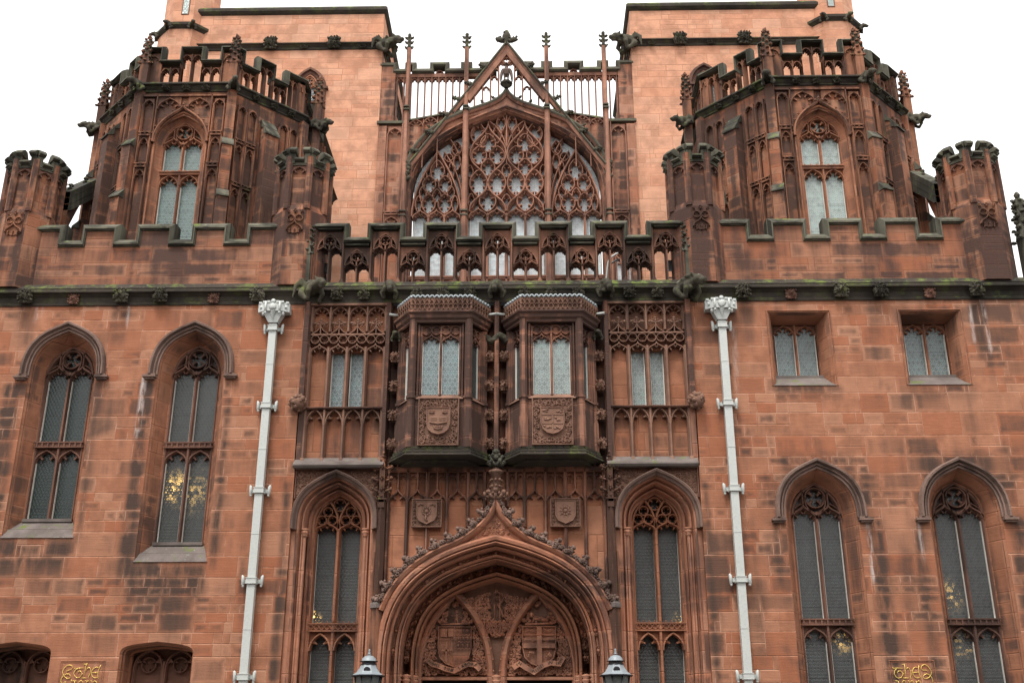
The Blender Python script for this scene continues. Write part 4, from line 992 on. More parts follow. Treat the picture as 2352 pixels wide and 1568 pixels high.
    for k in (-1, 1):
        s = MB(); s.slab([(k*.76, 6.1), (k*.76, 6.76), (k*.12, 6.76)], .045, .07); foliage(s, lambda x, z: inside(x, z) and x*k > 0, (-.78, .78, 6.05, 6.76), .05, random.Random(40+q+7*k), 42, (.028, .05), .012); part('carved_spandrel', s, M_BROWN, W)
    s = MB(); s.rib([(-.775, 6.2), (-.775, 6.77), (.775, 6.77), (.775, 6.2)], .035, .0, .07); part('spandrel_frame', s, M_DARKST, W)
for q in (-1, 1): portal_window(q)
# ---- buttresses with small crocketed pinnacles either side of the portal
for q in (-1, 1):
    B = empty('portal_buttress', (2.125*q, 0, 0), LIB)
    s = MB()
    s.prism([(-.10, .3), (-.10, -.08), (0, -.17), (.10, -.08), (.10, .3)], 0, 4.20); s.prism([(-.075, .3), (-.075, -.05), (0, -.12), (.075, -.05), (.075, .3)], 4.20, 6.12)
    s.rib([(q*.10, 0), (q*.10, 5.2)], .05, -.02, .2)
    part('shaft', s, M_OCTM, B)
    s = MB(); s.prism([(-.12, .3), (-.12, -.10), (0, -.20), (.12, -.10), (.12, .3)], 4.18, 4.25)
    s.add([(-.12, -.10, 4.25), (0, -.20, 4.25), (.12, -.10, 4.25), (-.075, -.05, 4.36), (0, -.12, 4.36), (.075, -.05, 4.36)], [(0, 1, 4, 3), (1, 2, 5, 4)])
    part('set_off', s, M_SILL, B)
    s = MB(); s.box(-.05, .05, -.12, .0, 6.1, 6.75)
    for k, z in enumerate((6.30, 6.50, 6.72)):
        for a in (0, pi): crocket(s, (.05 if a == 0 else -.05), -.06, z, .11, a+(pi/2-a)*.25, R0)
        crocket(s, 0, -.12, z, .07, pi/2, R0)
    pinnacle(s, 0, -.06, 6.0, 6.15, 6.35, .12, R0, .08); pinnacle(s, 0, -.06, 6.6, 6.75, 7.05, .09, R0, .07)
    part('crocketed_pinnacle', s, M_OCTM, B)
# ---- wall and blind panelling over the portal
PORT = empty('portal', (0, 0, 0), LIB)
Y0 = .12
oa = jamb(arch(0, 3.3, 2.02, 2.10, 14, k=.66, m=.60, sl=.24), 0.0)
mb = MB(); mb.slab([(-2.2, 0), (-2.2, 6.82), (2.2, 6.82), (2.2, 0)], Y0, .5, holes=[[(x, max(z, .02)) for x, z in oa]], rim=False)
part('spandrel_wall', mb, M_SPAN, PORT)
t = MB(); rx = [-2.02, -1.66, -1.29, -.92, -.53, -.21]
def hoodz(x):
    x = abs(x); P = [(2.2, 3.9), (1.92, 4.40), (1.78, 4.80), (1.52, 5.08), (1.28, 5.28), (.93, 5.50), (.58, 5.66), (.31, 5.92), (.17, 6.15), (0, 6.3)]
    for a, b in zip(P, P[1:]):
        if b[0] <= x <= a[0]: return a[1]+(b[1]-a[1])*(a[0]-x)/(a[0]-b[0])
    return 4
for q in (-1, 1):
    for i, x in enumerate(rx):
        t.rib([(x*q, hoodz(x)-.05), (x*q, 6.75)], .07, Y0-.10, Y0, fl=.2)
    for a, b in zip(rx, rx[1:]):
        c_ = (a+b)/2*q; hw = abs(a-b)/2-.015
        p = ogee(c_, 6.14, hw, .26, k=.45, e=.45); t.rib(p, .04, Y0-.09, Y0); cusps(t, p, (.22, .78), .085, .12, Y0-.07, Y0)
        t.rib([(c_, 6.40), (c_, 6.76)], .045, Y0-.09, Y0)
        arcade_head(t, c_-hw/2, 6.56, hw/2, .09, .02, Y0-.06, Y0, False, fill=6.68); arcade_head(t, c_+hw/2, 6.56, hw/2, .09, .02, Y0-.06, Y0, False, fill=6.68)
t.box(-2.0, 2.0, Y0-.10, Y0, 6.70, 6.80)
part('blind_tracery', t, M_BAY, PORT)
for q, sd_ in ((-1, 3), (1, 4)):      # shields on the wall
    s = MB(); x = 1.285*q-.0; y = Y0-.10; r = random.Random(70+q)
    s.box(x-.27, x+.27, y, Y0, 5.66, 6.17); s.rib([(x-.27, 5.66), (x-.27, 6.17), (x+.27, 6.17), (x+.27, 5.66)], .03, y-.04, y, True)
    for z_ in range(7):
        for k in (-1, 1): curl(s, x+k*.235, 5.70+.07*z_, .032, y-.02, r.uniform(0, 6), k, .011)
    for k in range(5): curl(s, x-.2+.1*k, 5.68, .030, y-.02, r.uniform(0, 6), 1, .011)
    s.slab([(x-.19, 6.14), (x+.19, 6.14), (x+.19, 5.86), (x+.14, 5.76), (x, 5.70), (x-.14, 5.76), (x-.19, 5.86)][::-1], y-.06, y)
    s.rib([(x-.185, 6.13), (x+.185, 6.13), (x+.185, 5.86), (x+.135, 5.765), (x, 5.705), (x-.135, 5.765), (x-.185, 5.86)], .018, y-.075, y-.055, True)
    s.blob((x, y-.065, 5.94), (.04, .03, .04), 8, 5)
    for k in range(10):
        a = k*2*pi/10; s.blob((x+.07*cos(a), y-.065, 5.94+.07*sin(a)), (.024, .014, .024), 6, 4)
        if q > 0: s.tube([(x+.09*cos(a), y-.064, 5.94+.09*sin(a)), (x+.125*cos(a+.1), y-.062, 5.94+.125*sin(a+.1))], [.012, .004], 4)
    if q < 0:
        s.tube([(x, y-.065, 5.86), (x-.02, y-.07, 5.80), (x+.02, y-.065, 5.75)], [.02, .025, .015], 5)
        for k in (-1, 1): s.tube([(x+k*.06, y-.065, 6.05), (x+k*.12, y-.07, 6.08), (x+k*.15, y-.065, 6.03)], .015, 5)
    s.rib([(x, hoodz(x)-.05), (x, 5.68)], .07, Y0-.08, Y0)
    part('wall_shield', s, M_BROWN, PORT)
# ---- moulded orders
f = MB()
prof = [(.10, Y0-.02), (.09, -.10), (.05, -.13), (.0, -.12), (-.015, -.06), (-.03, -.05), (-.035, -.10), (-.06, -.11), (-.085, -.06), (-.09, .04), (-.11, .06), (-.12, .01), (-.15, .0), (-.175, .04), (-.18, .20), (-.23, .27), (-.27, .24), (-.275, .14), (-.30, .12), (-.33, .15), (-.335, .23), (-.35, .24), (-.355, .18), (-.375, .19), (-.39, .25), (-.39, .44)]
prof = [(o*.80 if o < 0 else o, y) for o, y in prof]
pp = arch(0, 3.3, 2.02, 2.10, 18, k=.66, m=.60, sl=.24)
f.sweep(jamb(pp, 0.0), prof)
part('outer_order', f, M_PORTAL, PORT)
f = MB()
prof2 = [(-.39, .44), (-.40, .92), (-.45, 1.0), (-.53, 1.0), (-.56, .92), (-.565, .62), (-.59, .56), (-.62, .56), (-.645, .60), (-.65, .74), (-.665, .76), (-.67, .66), (-.69, .64), (-.715, .68), (-.72, .9), (-.73, 1.25)]; prof2 = [(-.312+(o+.39)*.80, y) for o, y in prof2]
f.sweep(jamb(pp, 0.0), prof2); part('inner_order', f, M_WALLM, PORT)
# little bosses and trailing leaves in the hollows
bs = MB(); r = random.Random(12)
for off, yy, n, s_ in ((-.18, .20, 17, .050), (-.355, .74, 26, .055), (-.40, .70, 24, .045)):
    c_ = offs(pp, off)
    for i in range(n):
        (x, z), d = at(c_, (i+.5)/n)
        bs.blob((x, yy, z), (s_*.8, s_*.6, s_*.8), 6, 4, .35, r)
        for k in (-1, 1): curl(bs, x+d[0]*k*s_*1.2, z+d[1]*k*s_*1.2, s_*.7, yy, r.uniform(0, 6.28), k, .010, 1.0, 7)
for off, yy in ((-.18, .23), (-.355, .80), (-.40, .78)): bs.tube([(x, yy, z) for x, z in offs(pp, off)], .02, 5)
part('carved_hollow', bs, M_PORTAL, PORT)
# hood: straight outer moulding rising to an ogee point with crockets and finial
hl = [p_ for p_ in offs(pp, .13) if p_[0] < -.62 and p_[1] > 4.0]
Hh = hl + bez(hl[-1], (hl[-1][0]+.34, hl[-1][1]+.13), (-.05, 5.78), (0, 6.06), 9)[1:]
hd = mir(Hh, 0)
h = MB(); h.sweep(hd, [(-.05, Y0), (-.05, -.06), (-.02, -.12), (.03, -.16), (.06, -.15), (.075, -.08), (.085, Y0)]); 
mi = len(Hh)-1; h.slab(offs(hd, -.04)[mi-8:mi+9] + [(.5, 5.30), (0, 5.42), (-.5, 5.30)], -.03, .1)
part('ogee_hood', h, M_PORTAL, PORT)
cr = MB(); r = random.Random(6)
for i in range(10):
    t_ = .06+i*.09
    for k in (0, 1):
        tt = t_/2 if k == 0 else 1-t_/2
        (x, z), d = at(offs(hd, .07), tt); n_ = (-d[1], d[0])
        a = math.atan2(n_[1], n_[0]); a += (.35 if k == 0 else -.35)
        if i >= 0: crocket(cr, x+n_[0]*.02, -.09, z+n_[1]*.03, .125, a, r); cr.blob((x+n_[0]*.10, -.15, z+n_[1]*.10-.04), (.05, .04, .045), 7, 5, .3, r); [curl(cr, x+n_[0]*.04+r.uniform(-.05, .05), z+n_[1]*.04+r.uniform(-.04, .04), .045, -.17, r.uniform(0, 6), 1, .014, 1.0, 6) for _ in range(3)]
        cr.blob((x-n_[0]*.01, -.09, z-n_[1]*.01), (.085, .05, .06), 8, 5, .25, r)
lf = offs(hd, .10)
for i in range(84):
    (x, z), d = at(lf, (i+.5)/84); (x, z) = (x+r.uniform(-.02, .02), z+r.uniform(-.02, .02)); cr.blob((x, -.10, z), (.06, .045, .05), 6, 4, .5, r); curl(cr, x, z, .04, -.15, r.uniform(0, 6), r.choice((-1, 1)), .012, .9, 6)
part('hood_crockets', cr, M_GRAYST, PORT)
fi = MB(); r = random.Random(14)
fi.lathe([(.035, 6.0), (.05, 6.1), (.10, 6.18), (.06, 6.22), (.08, 6.26), (.10, 6.30), (.10, 6.62), (.14, 6.64), (.14, 6.68), (.06, 6.72), (.06, 6.8)], 0, -.10, 8)
for k in range(8):
    a = k*pi/4; crocket(fi, .06*cos(a), -.10+.06*sin(a), 6.14, .14, pi/2-cos(a)*1.0, r); fi.blob((.10*cos(a), -.1+.1*sin(a), 6.5), .03, 6, 4, .3, r); fi.blob((.10*cos(a), -.1+.1*sin(a), 6.38), .03, 6, 4, .3, r)
part('finial_stem', fi, M_BROWN, PORT)
fi = MB()
for z_, s_ in ((6.78, .13), (6.90, .10)):
    for k in range(6):
        a = k*pi/3; fi.tube([(0, -.10, z_), (s_*.7*cos(a), -.1+s_*.7*sin(a), z_+.01), (s_*1.15*cos(a), -.1+s_*1.15*sin(a), z_+.05)], [.05, .05, .035], 6); fi.blob((s_*1.2*cos(a), -.1+s_*1.2*sin(a), z_+.06), s_*.36, 6, 5, .3, r)
fi.tube([(0, -.10, 6.7), (0, -.10, 7.02)], .05, 8); fi.blob((0, -.1, 7.04), .065, 8, 6, .2, r)
part('finial', fi, M_COPE, PORT)
# leaf triangle under the ogee point
s = MB(); foliage(s, lambda x, z: 5.47 < z < 5.80 and abs(x) < (5.82-z)*.85, (-.3, .3, 5.46, 5.82), -.03, random.Random(3), 26, (.022, .038), .009); part('carved_gusset', s, M_PORTAL, PORT)
# ---- tympanum
YT = .78
_before = set(PORT.children)
ty = MB(); inner = offs(pp, -.55)
ty.slab([(inner[0][0], 3.03)] + inner + [(inner[-1][0], 3.03)], YT+.06, YT+.2); part('tympanum', ty, M_BROWN, PORT)
a = MB(); 
for q in (-1, 1):
    p = arch(.775*q, 3.05, .645, 1.47, 12, k=.45, m=.62, sl=.95)
    a.sweep(jamb(p, 0.0), [(.10, YT+.05), (.085, YT-.06), (.05, YT-.12), (-.01, YT-.16), (-.03, YT-.13), (-.05, YT-.05), (-.06, YT+.1)])
    for i in range(22):
        (x, z), d = at(offs(p, -.075), (i+.5)/22); cusps(a, offs(p, -.05), [(i+.5)/22], .03, .018, YT-.03, YT+.06)
    for i in range(18):
        (x, z), d = at(offs(p, .075), (i+.5)/18); a.blob((x, YT-.09, z), (.02, .015, .02), 6, 4)
part('door_arch', a, M_PORTAL, PORT)
lv = MB(); r = random.Random(77)
pl = arch(-.775, 3.05, .60, 1.38, 12, k=.45, m=.62, sl=.95)
def in_arch(x, z, c_):
    x = x-c_-.775
    if not (-1.36 < x < -.19 and z > 3.08): return False
    for (a_, b_) in zip(pl, pl[1:]):
        if a_[0] <= x <= b_[0]: return z < a_[1]+(b_[1]-a_[1])*(x-a_[0])/((b_[0]-a_[0]) or 1)-.03
    return False
for q in (-1, 1):
    c_ = .775*q
    foliage(lv, lambda x, z: in_arch(x, z, c_) and not (abs(x-c_) < .33 and 3.28 < z < 3.97) and not (abs(x-c_) < .14 and 3.95 < z < 4.30), (c_-.6, c_+.6, 3.08, 4.45), YT-.005, r, 190, (.026, .052), .016, 1.0)
foliage(lv, lambda x, z: z > 3.75 and abs(x) < min(.60, (z-3.62)*.72) and z < 4.62-abs(x)*.35 and not (abs(x) < .13 and 4.05 < z < 4.56), (-.6, .6, 3.7, 4.62), YT-.02, r, 110, (.027, .05), .016, 1.0)
part('tympanum_foliage', lv, M_PORTAL, PORT)
for q in (-1, 1):
    s = MB(); x = .775*q; y = YT+.02; r = random.Random(90+q)
    O = [(x-.30, 3.93), (x+.30, 3.93), (x+.30, 3.55), (x+.26, 3.38), (x+.15, 3.28), (x, 3.22), (x-.15, 3.28), (x-.26, 3.38), (x-.30, 3.55)][::-1]
    s.slab(O, y-.07, YT+.06); s.rib(O, .026, y-.12, y-.06, True)
    if q < 0:
        s.box(x-.006, x+.006, y-.135, y-.12, 3.26, 3.92); s.box(x-.28, x, y-.135, y-.12, 3.71, 3.72)
        s.box(x-.16, x-.13, y-.14, y-.12, 3.33, 3.66); s.box(x-.23, x-.06, y-.14, y-.12, 3.50, 3.525)
        for u, v in ((x-.145, 3.67), (x-.235, 3.51), (x-.055, 3.51), (x-.145, 3.32)): s.blob((u, y-.13, v), (.02, .012, .02), 6, 4)
        for k in range(3):
            s.tube([(x+.02, y-.13, 3.78-.12*k)]+[(x+.02+.26*j/8, y-.13, 3.78-.12*k+.012*(-1)**j) for j in range(1, 9)], .008, 4)
            for j in range(3): s.blob((x+.06+.085*j, y-.125, 3.86-.13*k), (.02, .012, .03), 6, 4)
        s.box(x-.26, x-.14, y-.13, y-.12, 3.75, 3.90); s.box(x-.12, x-.02, y-.13, y-.12, 3.75, 3.90)
        # standing figure crest: small torse and archer-like figure of plain leaf forms
        s.tube([(x-.26, y-.10, 3.97), (x+.26, y-.10, 3.99)], .022, 6)
        s.blob((x+.02, y-.08, 4.10), (.035, .03, .07), 8, 6); s.blob((x+.02, y-.09, 4.20), (.028, .028, .032), 8, 6)
        s.tube([(x-.08, y-.09, 4.14), (x, y-.1, 4.13), (x+.12, y-.09, 4.09)], .013, 5); s.tube([(x+.0, y-.08, 4.06), (x-.01, y-.08, 3.99)], .014, 5); s.tube([(x+.04, y-.08, 4.06), (x+.05, y-.08, 3.99)], .014, 5)
    else:
        s.box(x-.045, x+.045, y-.15, y-.12, 3.25, 3.92); s.box(x-.29, x+.29, y-.148, y-.12, 3.55, 3.63)
        for z_ in (3.70, 3.78): s.box(x-.28, x+.28, y-.135, y-.12, z_, z_+.015)
        for k in (-1, 1): s.tube([(x+k*.07, y-.13, 3.90), (x+k*.24, y-.13, 3.82)], .008, 4); s.tube([(x+k*.24, y-.13, 3.90), (x+k*.07, y-.13, 3.82)], .008, 4)
        for k in (-1, 1):
            for _ in range(6): s.blob((x+k*.15+r.uniform(-.06, .06), y-.125, 3.43+r.uniform(-.05, .05)), (.025, .012, .02), 6, 4, .3, r)
        s.tube([(x-.26, y-.10, 3.97), (x+.26, y-.10, 3.99)], .022, 6)
        s.tube([(x+.16, y-.09, 4.05), (x+.05, y-.1, 4.07), (x-.10, y-.09, 4.09)], [.035, .045, .04], 8); s.blob((x-.13, y-.1, 4.14), .045, 8, 6, .15, r)
        for k, u in enumerate((-.10, -.04, .10, .16)): s.tube([(x+u, y-.09, 4.06), (x+u-.02, y-.09, 4.0)], .014, 5)
        s.tube([(x+.17, y-.09, 4.07), (x+.22, y-.1, 4.13), (x+.18, y-.1, 4.19)], .012, 5)
    # motto scroll
    pts = [(x-.50, 3.36), (x-.40, 3.27), (x-.28, 3.24), (x-.16, 3.19), (x, 3.15), (x+.10, 3.20), (x+.24, 3.27), (x+.38, 3.26), (x+.48, 3.17)] if q < 0 else [(x-.48, 3.20), (x-.36, 3.28), (x-.24, 3.20), (x-.10, 3.13), (x+.06, 3.24), (x+.20, 3.29), (x+.36, 3.27), (x+.44, 3.40)]
    s.sweep(pts, [(-.045, y-.02), (-.045, y-.17), (.045, y-.15), (.045, y-.02)])
    part('armorial_shield', s, M_PORTAL, PORT)
    lt = MB()
    for word, t0, t1 in (('NIHIL', .05, .27), ('SINE', .33, .50), ('LABORE', .58, .92)) if q < 0 else (('IN', .06, .16), ('IIIIIII', .36, .60), ('IN', .66, .74), ('IIIIII', .80, .96)):
        n = len(word)
        for j, chh in enumerate(word):
            (u, v), d = at(pts, t0+(t1-t0)*(j+.5)/n)
            cu = bpy.data.curves.new('motto', 'FONT'); cu.body = chh; cu.size = .082; cu.extrude = .004; cu.align_x = 'CENTER'; cu.align_y = 'CENTER'
            ob = bpy.data.objects.new('motto', cu); me = ob.to_mesh()
            mt = Matrix.Translation((u, y-.166, v)) @ Matrix.Rotation(-math.atan2(d[1], d[0]), 4, 'Y') @ Matrix.Rotation(pi/2, 4, 'X')
            lt.add([mt @ w_.co for w_ in me.vertices], [tuple(f_.vertices) for f_ in me.polygons])
            ob.to_mesh_clear(); bpy.data.objects.remove(ob); bpy.data.curves.remove(cu)
    part('motto_lettering', lt, M_CORN, PORT, kind='stuff') if False else part('motto_lettering', lt, M_CORN, PORT)
# interlaced initials at the top of the tympanum
s = MB(); y = YT-.02
for x in (-.05, .05): s.tube([(x, y, 4.06), (x, y-.01, 4.30), (x, y, 4.55)], .016, 6)
s.tube([(-.05, y, 4.53), (0, y-.01, 4.57), (.08, y, 4.54), (.12, y, 4.46), (.08, y, 4.38), (-.0, y, 4.34)], .015, 6)
s.tube([(.0, y-.01, 4.34), (.06, y-.02, 4.26), (.11, y-.01, 4.12), (.17, y, 4.10), (.18, y, 4.16), (.14, y, 4.16)], .015, 6)
s.tube([(-.05, y, 4.10), (-.09, y-.01, 4.04), (-.15, y, 4.06), (-.15, y, 4.12)], .015, 6)
s.tube([(-.05, y, 4.44), (.02, y-.02, 4.47), (.05, y, 4.42)], .012, 5)
part('interlaced_initials', s, M_PORTAL, PORT)
# lintels and door openings
l = MB(); l.box(-1.38, 1.38, YT-.06, YT+.2, 3.0, 3.055); l.box(-.10, .10, YT-.10, YT+.3, 0, 3.04); part('lintel', l, M_PORTAL, PORT)
for q in (-1, 1):
    l = MB(); l.box(min(.10*q, 1.36*q), max(.10*q, 1.36*q), YT+.5, YT+.6, 0, 3.0); part('door_leaf', l, M_BLACK, PORT)
for o_ in PORT.children:
    if o_ not in _before: o_.scale = (1.014, 1, 1.014); o_.location = (0, .20, -.022)
for x in (-1.76, -1.62, -1.50, 0, 1.50, 1.62, 1.76):
    c = MB()
    y = {1.76: .32, 1.62: .48, 1.5: .70}.get(abs(x), YT-.14)
    c.lathe([(.035, .2), (.035, 2.88)], x, y, 10); c.lathe([(.035, 2.86), (.07, 2.90), (.05, 2.93), (.08, 2.97), (.08, 2.99), (.055, 3.01), (.09, 3.05), (.09, 3.07), (.02, 3.09)], x, y, 12)
    part('door_colonnette', c, M_PORTAL, PORT)
# ================================================================ terrace roof behind the parapets
mb = MB(); mb.box(-10.2, 10.2, .4, 7.2, 10.2, 10.45); part('roof', mb, M_LEAD, LIB)
# ================================================================ octagonal towers over the side bays
def facem(a, b): return Matrix.Translation((a[0], a[1], 0)) @ Matrix.Rotation(math.atan2(b[1]-a[1], b[0]-a[0]), 4, 'Z')
OC = [(-2.38, 5.4), (-2.38, 1.36), (-1.04, 0), (1.04, 0), (2.38, 1.36), (2.38, 5.4)]
def blind_panel(t, cx, hw, z0, tiers, z1, yf=-.10, yb=.0):
    """tall blind light: cusped head at z1 and small banded heads at each tier"""
    t.rib([(cx-hw, z0), (cx-hw, z1)], .05, yf, yb, fl=.2); t.rib([(cx+hw, z0), (cx+hw, z1)], .05, yf, yb, fl=.2)
    arcade_head(t, cx, z1-.02, hw-.015, hw*1.05, .035, yf+.01, yb, False, fill=z1+hw*1.25)
    for z in tiers:
        t.box(cx-hw, cx+hw, yf-.01, yb, z+.03, z+.07); t.box(cx-hw-.01, cx+hw+.01, yf-.03, yb, z+.10, z+.125)
        for i in range(3): t.box(cx-hw+.02+i*hw*.8, cx-hw+.05+i*hw*.8, yf-.02, yb, z+.07, z+.10)
        arcade_head(t, cx, z-.26, hw-.015, .24, .03, yf+.01, yb, False, fill=z+.03)
def octo_window(q, O, M, gm, cx=0.0):
    W = MB(M); hw, zs, rise, zb, ztr = .45, 14.50, .62, 12.0, 13.80
    f = MB(M); f.sweep(jamb(arch(cx, zs, hw, rise, k=.6, sl=.45), zb), [(.16, -.02), (.15, -.04), (.12, -.03), (.10, .05), (.02, .14), (0, .16), (0, .34)]); part('window_reveal', f, M_WALLM, O)
    t = MB(); window_style_a(t, hw, rise, .16, .30, .06, zb-zs); tt = MB(M); tt.add([(x+cx, y, z+zs) for x, y, z in t.v], t.f)
    tt.box(cx-hw, cx+hw, .15, .30, ztr-.03, ztr+.03); tt.box(cx-hw, cx+hw, .12, .16, ztr+.03, ztr+.05)
    for i in range(7): tt.box(cx-hw+.03+i*.13, cx-hw+.06+i*.13, .13, .16, ztr+.05, ztr+.08)
    for k in (-1, 1): arcade_head(tt, cx+k*hw/2, ztr-.28, hw/2-.02, .25, .035, .17, .30, True, fill=ztr-.03); tt.rib([(cx+k*(hw-.01), zb), (cx+k*(hw-.01), zs)], .04, .17, .3)
    part('window_tracery', tt, M_WALLM, O)
    for k in (-1, 1):
        for a, b in ((zb, ztr-.03), (ztr+.03, zs+.06)):
            g = MB(M); g.box(cx+k*hw/2-hw/2+.035, cx+k*hw/2+hw/2-.035, .305, .315, a, b); part('glass_pane', g, gm, O)
    g = MB(M); g.slab(offs(arch(cx, zs, hw, rise, k=.6, sl=.45), -.01), .31, .33); part('glass_pane', g, gm, O)
    for k in (-1, 1):
        for za_, zb_ in ((zb, ztr-.3), (ztr+.04, zs-.05)):
            fr = MB(M); x0_, x1_ = cx+k*hw/2-hw/2+.037, cx+k*hw/2+hw/2-.037
            fr.box(x0_, x0_+.008, .24, .30, za_, zb_); fr.box(x1_-.008, x1_, .24, .30, za_, zb_); fr.box(x0_, x1_, .27, .30, za_, za_+.01)
            part('window_frame', fr, M_WHITE, O)
    h = MB(M); hd = ogee(cx, zs-.02, hw+.15, .93, 12, k=.72, e=.80)
    h.sweep(hd, [(-.03, .0), (-.03, -.08), (0, -.11), (.03, -.10), (.04, .0)], caps=True); r = random.Random(4)
    for i in range(7):
        for k in (0, 1):
            tt_ = (.03+.07*i); tt_ = tt_ if k == 0 else 1-tt_
            (x, z), d = at(offs(hd, .03), tt_); a = math.atan2(d[0], -d[1]); crocket(h, x, -.07, z, .05, a+(.6 if k == 0 else -.6), r)
    for k in (-1, 0, 1): crocket(h, cx, -.08, 15.34, .08, pi/2+k*1.2, r)
    part('ogee_hood', h, M_OCTM, O)
def octo(q):
    cx0 = 7.12*q
    O = empty('octagonal_tower', (cx0, 1.0, 0), LIB)
    s = MB()
    hole = jamb(arch(0, 14.50, .55, .70, k=.6, sl=.45), 10.6)
    for i in range(5):
        a, b = OC[i], OC[i+1]; L = hypot(b[0]-a[0], b[1]-a[1]); s.M = facem(a, b)
        if i == 2: s.slab([(0, 10.4), (0, 15.84), (L, 15.84), (L, 10.4)], 0.0, .3, holes=[[(x+L/2, z) for x, z in hole]], rim=False)
        else: s.slab([(0, 10.4), (0, 15.84), (L, 15.84), (L, 10.4)], 0.0, .3)
    s.M = None; s.prism([(x*.97, y+.35) for x, y in OC], 15.8, 15.9)
    s.box(-.6, .6, .34, .5, 10.4, 15.6)
    part('wall', s, M_OCT, O)
    # blind tracery on every visible face
    t = MB()
    for i in range(5):
        a, b = OC[i], OC[i+1]; L = hypot(b[0]-a[0], b[1]-a[1]); t.M = facem(a, b)
        if i == 2:
            c = L/2
            for k in (-1, 1): blind_panel(t, c+k*.80, .125, 10.6, (13.80, 14.60), 15.46)
            for k in (-1, 1): arcade_head(t, c+k*.34, 15.34, .26, .28, .035, -.08, 0, True, fill=15.68)
            for k in (-1, 1): t.rib([(c+k*.62, 14.6), (c+k*.62, 15.7)], .04, -.09, 0)
            t.box(.1, L-.1, -.09, 0, 15.66, 15.70)
        else:
            for u in (.27, .54, L-.54, L-.27) if i in (1, 3) else (.5, 1.0, 1.6, 2.2):
                blind_panel(t, u, .115, 10.6, (13.42, 14.50), 15.40)
    t.M = None; part('blind_tracery', t, M_OCTM, O)
    L = hypot(OC[3][0]-OC[2][0], 0)
    octo_window(q, O, facem(OC[2], OC[3]), G_SIDE if q < 0 else G_SIDEB, L/2)
    # cornice
    c = MB(); c.plan([(0, 15.80), (.03, 15.82), (.02, 15.86), (.08, 15.94), (.14, 15.96), (.14, 15.99), (.11, 16.02), (0, 16.06), (-.25, 16.06), (-.25, 15.80)], OC); CO = part('cornice', c, M_CORN, O)
    for i in range(1, 4):
        a, b = OC[i], OC[i+1]; Lf = hypot(b[0]-a[0], b[1]-a[1])
        for u in ((.28, .5, .72) if i == 2 else (.3, .55, .8)):
            x, y = a[0]+(b[0]-a[0])*u, a[1]+(b[1]-a[1])*u; ang = math.atan2(b[1]-a[1], b[0]-a[0])
            dup(BM[int(u*10) % 4], CO, (x+sin(ang)*.05, y-cos(ang)*.05, 15.89), ang, (.62, 1, .5))
    # corner shafts with set-offs
    for j in (1, 2, 3, 4):
        p = MB(); pc = MB(); x, y = OC[j]; r = hypot(x, y-2.6); ux, uy = x/r, (y-2.6)/r; ang = math.atan2(uy, ux)+pi/2
        p.M = Matrix.Translation((x, y, 0)) @ Matrix.Rotation(ang, 4, 'Z'); pc.M = p.M
        p.box(-.10, .10, -.10, .15, 10.4, 15.82); p.box(-.11, .11, -.22, .1, 10.4, 14.35); p.box(-.12, .12, -.34, .1, 10.4, 13.0)
        for z_, y_a, y_b in ((14.35, -.23, -.10), (13.0, -.36, -.22)):
            pc.add([(-.135, y_a-.02, z_), (.135, y_a-.02, z_), (.135, y_b, z_+.20), (-.135, y_b, z_+.20), (-.135, y_a-.02, z_-.03), (.135, y_a-.02, z_-.03), (.135, y_b, z_-.03), (-.135, y_b, z_-.03)], [(0,1,2,3), (0,1,5,4), (1,2,6,5), (3,0,4,7)])
            part('set_off', pc, M_COPE, O); pc.v, pc.f, pc.sm = [], [], []
        part('corner_shaft', p, M_OCT, O)
    # mid-face buttresses of the canted faces
    for i in (1, 3):
        p = MB(); pc = MB(); a, b = OC[i], OC[i+1]; Lf = hypot(b[0]-a[0], b[1]-a[1]); p.M = facem(a, b); pc.M = p.M; c_ = Lf/2
        p.box(c_-.16, c_+.16, -.30, .0, 10.4, 15.0)
        p.add([(c_-.16, -.30, 15.0), (c_+.16, -.30, 15.0), (c_+.16, 0, 15.45), (c_-.16, 0, 15.45), (c_-.16, 0, 15.0), (c_+.16, 0, 15.0)], [(0, 1, 2, 3), (0, 3, 4), (1, 2, 5)])
        for z_, d_ in ((15.0, .30), (15.22, .16)): pc.add([(c_-.18, -d_-.04, z_-.03), (c_+.18, -d_-.04, z_-.03), (c_+.18, -d_+.13, z_+.21), (c_-.18, -d_+.13, z_+.21), (c_-.18, -d_-.04, z_-.07), (c_+.18, -d_-.04, z_-.07), (c_+.18, -d_+.13, z_), (c_-.18, -d_+.13, z_)], [(0,1,2,3), (0,1,5,4), (1,2,6,5), (3,0,4,7)])
        part('face_buttress', p, M_OCT, O); part('buttress_weathering', pc, M_COPE, O)
    # pierced parapet
    s, c, dk = MB(), MB(), MB()
    for i in range(5):
        a, b = OC[i], OC[i+1]; Lf = hypot(b[0]-a[0], b[1]-a[1]); M = facem(a, b); s.M = M; c.M = M
        if i == 2: segs = [(0, .36, 'S'), (.36, .80, 'L'), (.80, 1.30, 'H'), (1.30, 1.74, 'L'), (1.74, 2.10, 'S')]
        else:
            if i in (1, 3): e = [Lf*f_ for f_ in (0, .12, .33, .55, .74, .90, 1)]; kk = 'SLHLHS' if i == 3 else 'SHLHLS'
            else: e = [0, .5, 1.0, 1.6, 2.2, 2.8, Lf]; kk = 'SLHLHS'
            segs = [(e[j], e[j+1], kk[j]) for j in range(len(e)-1)]
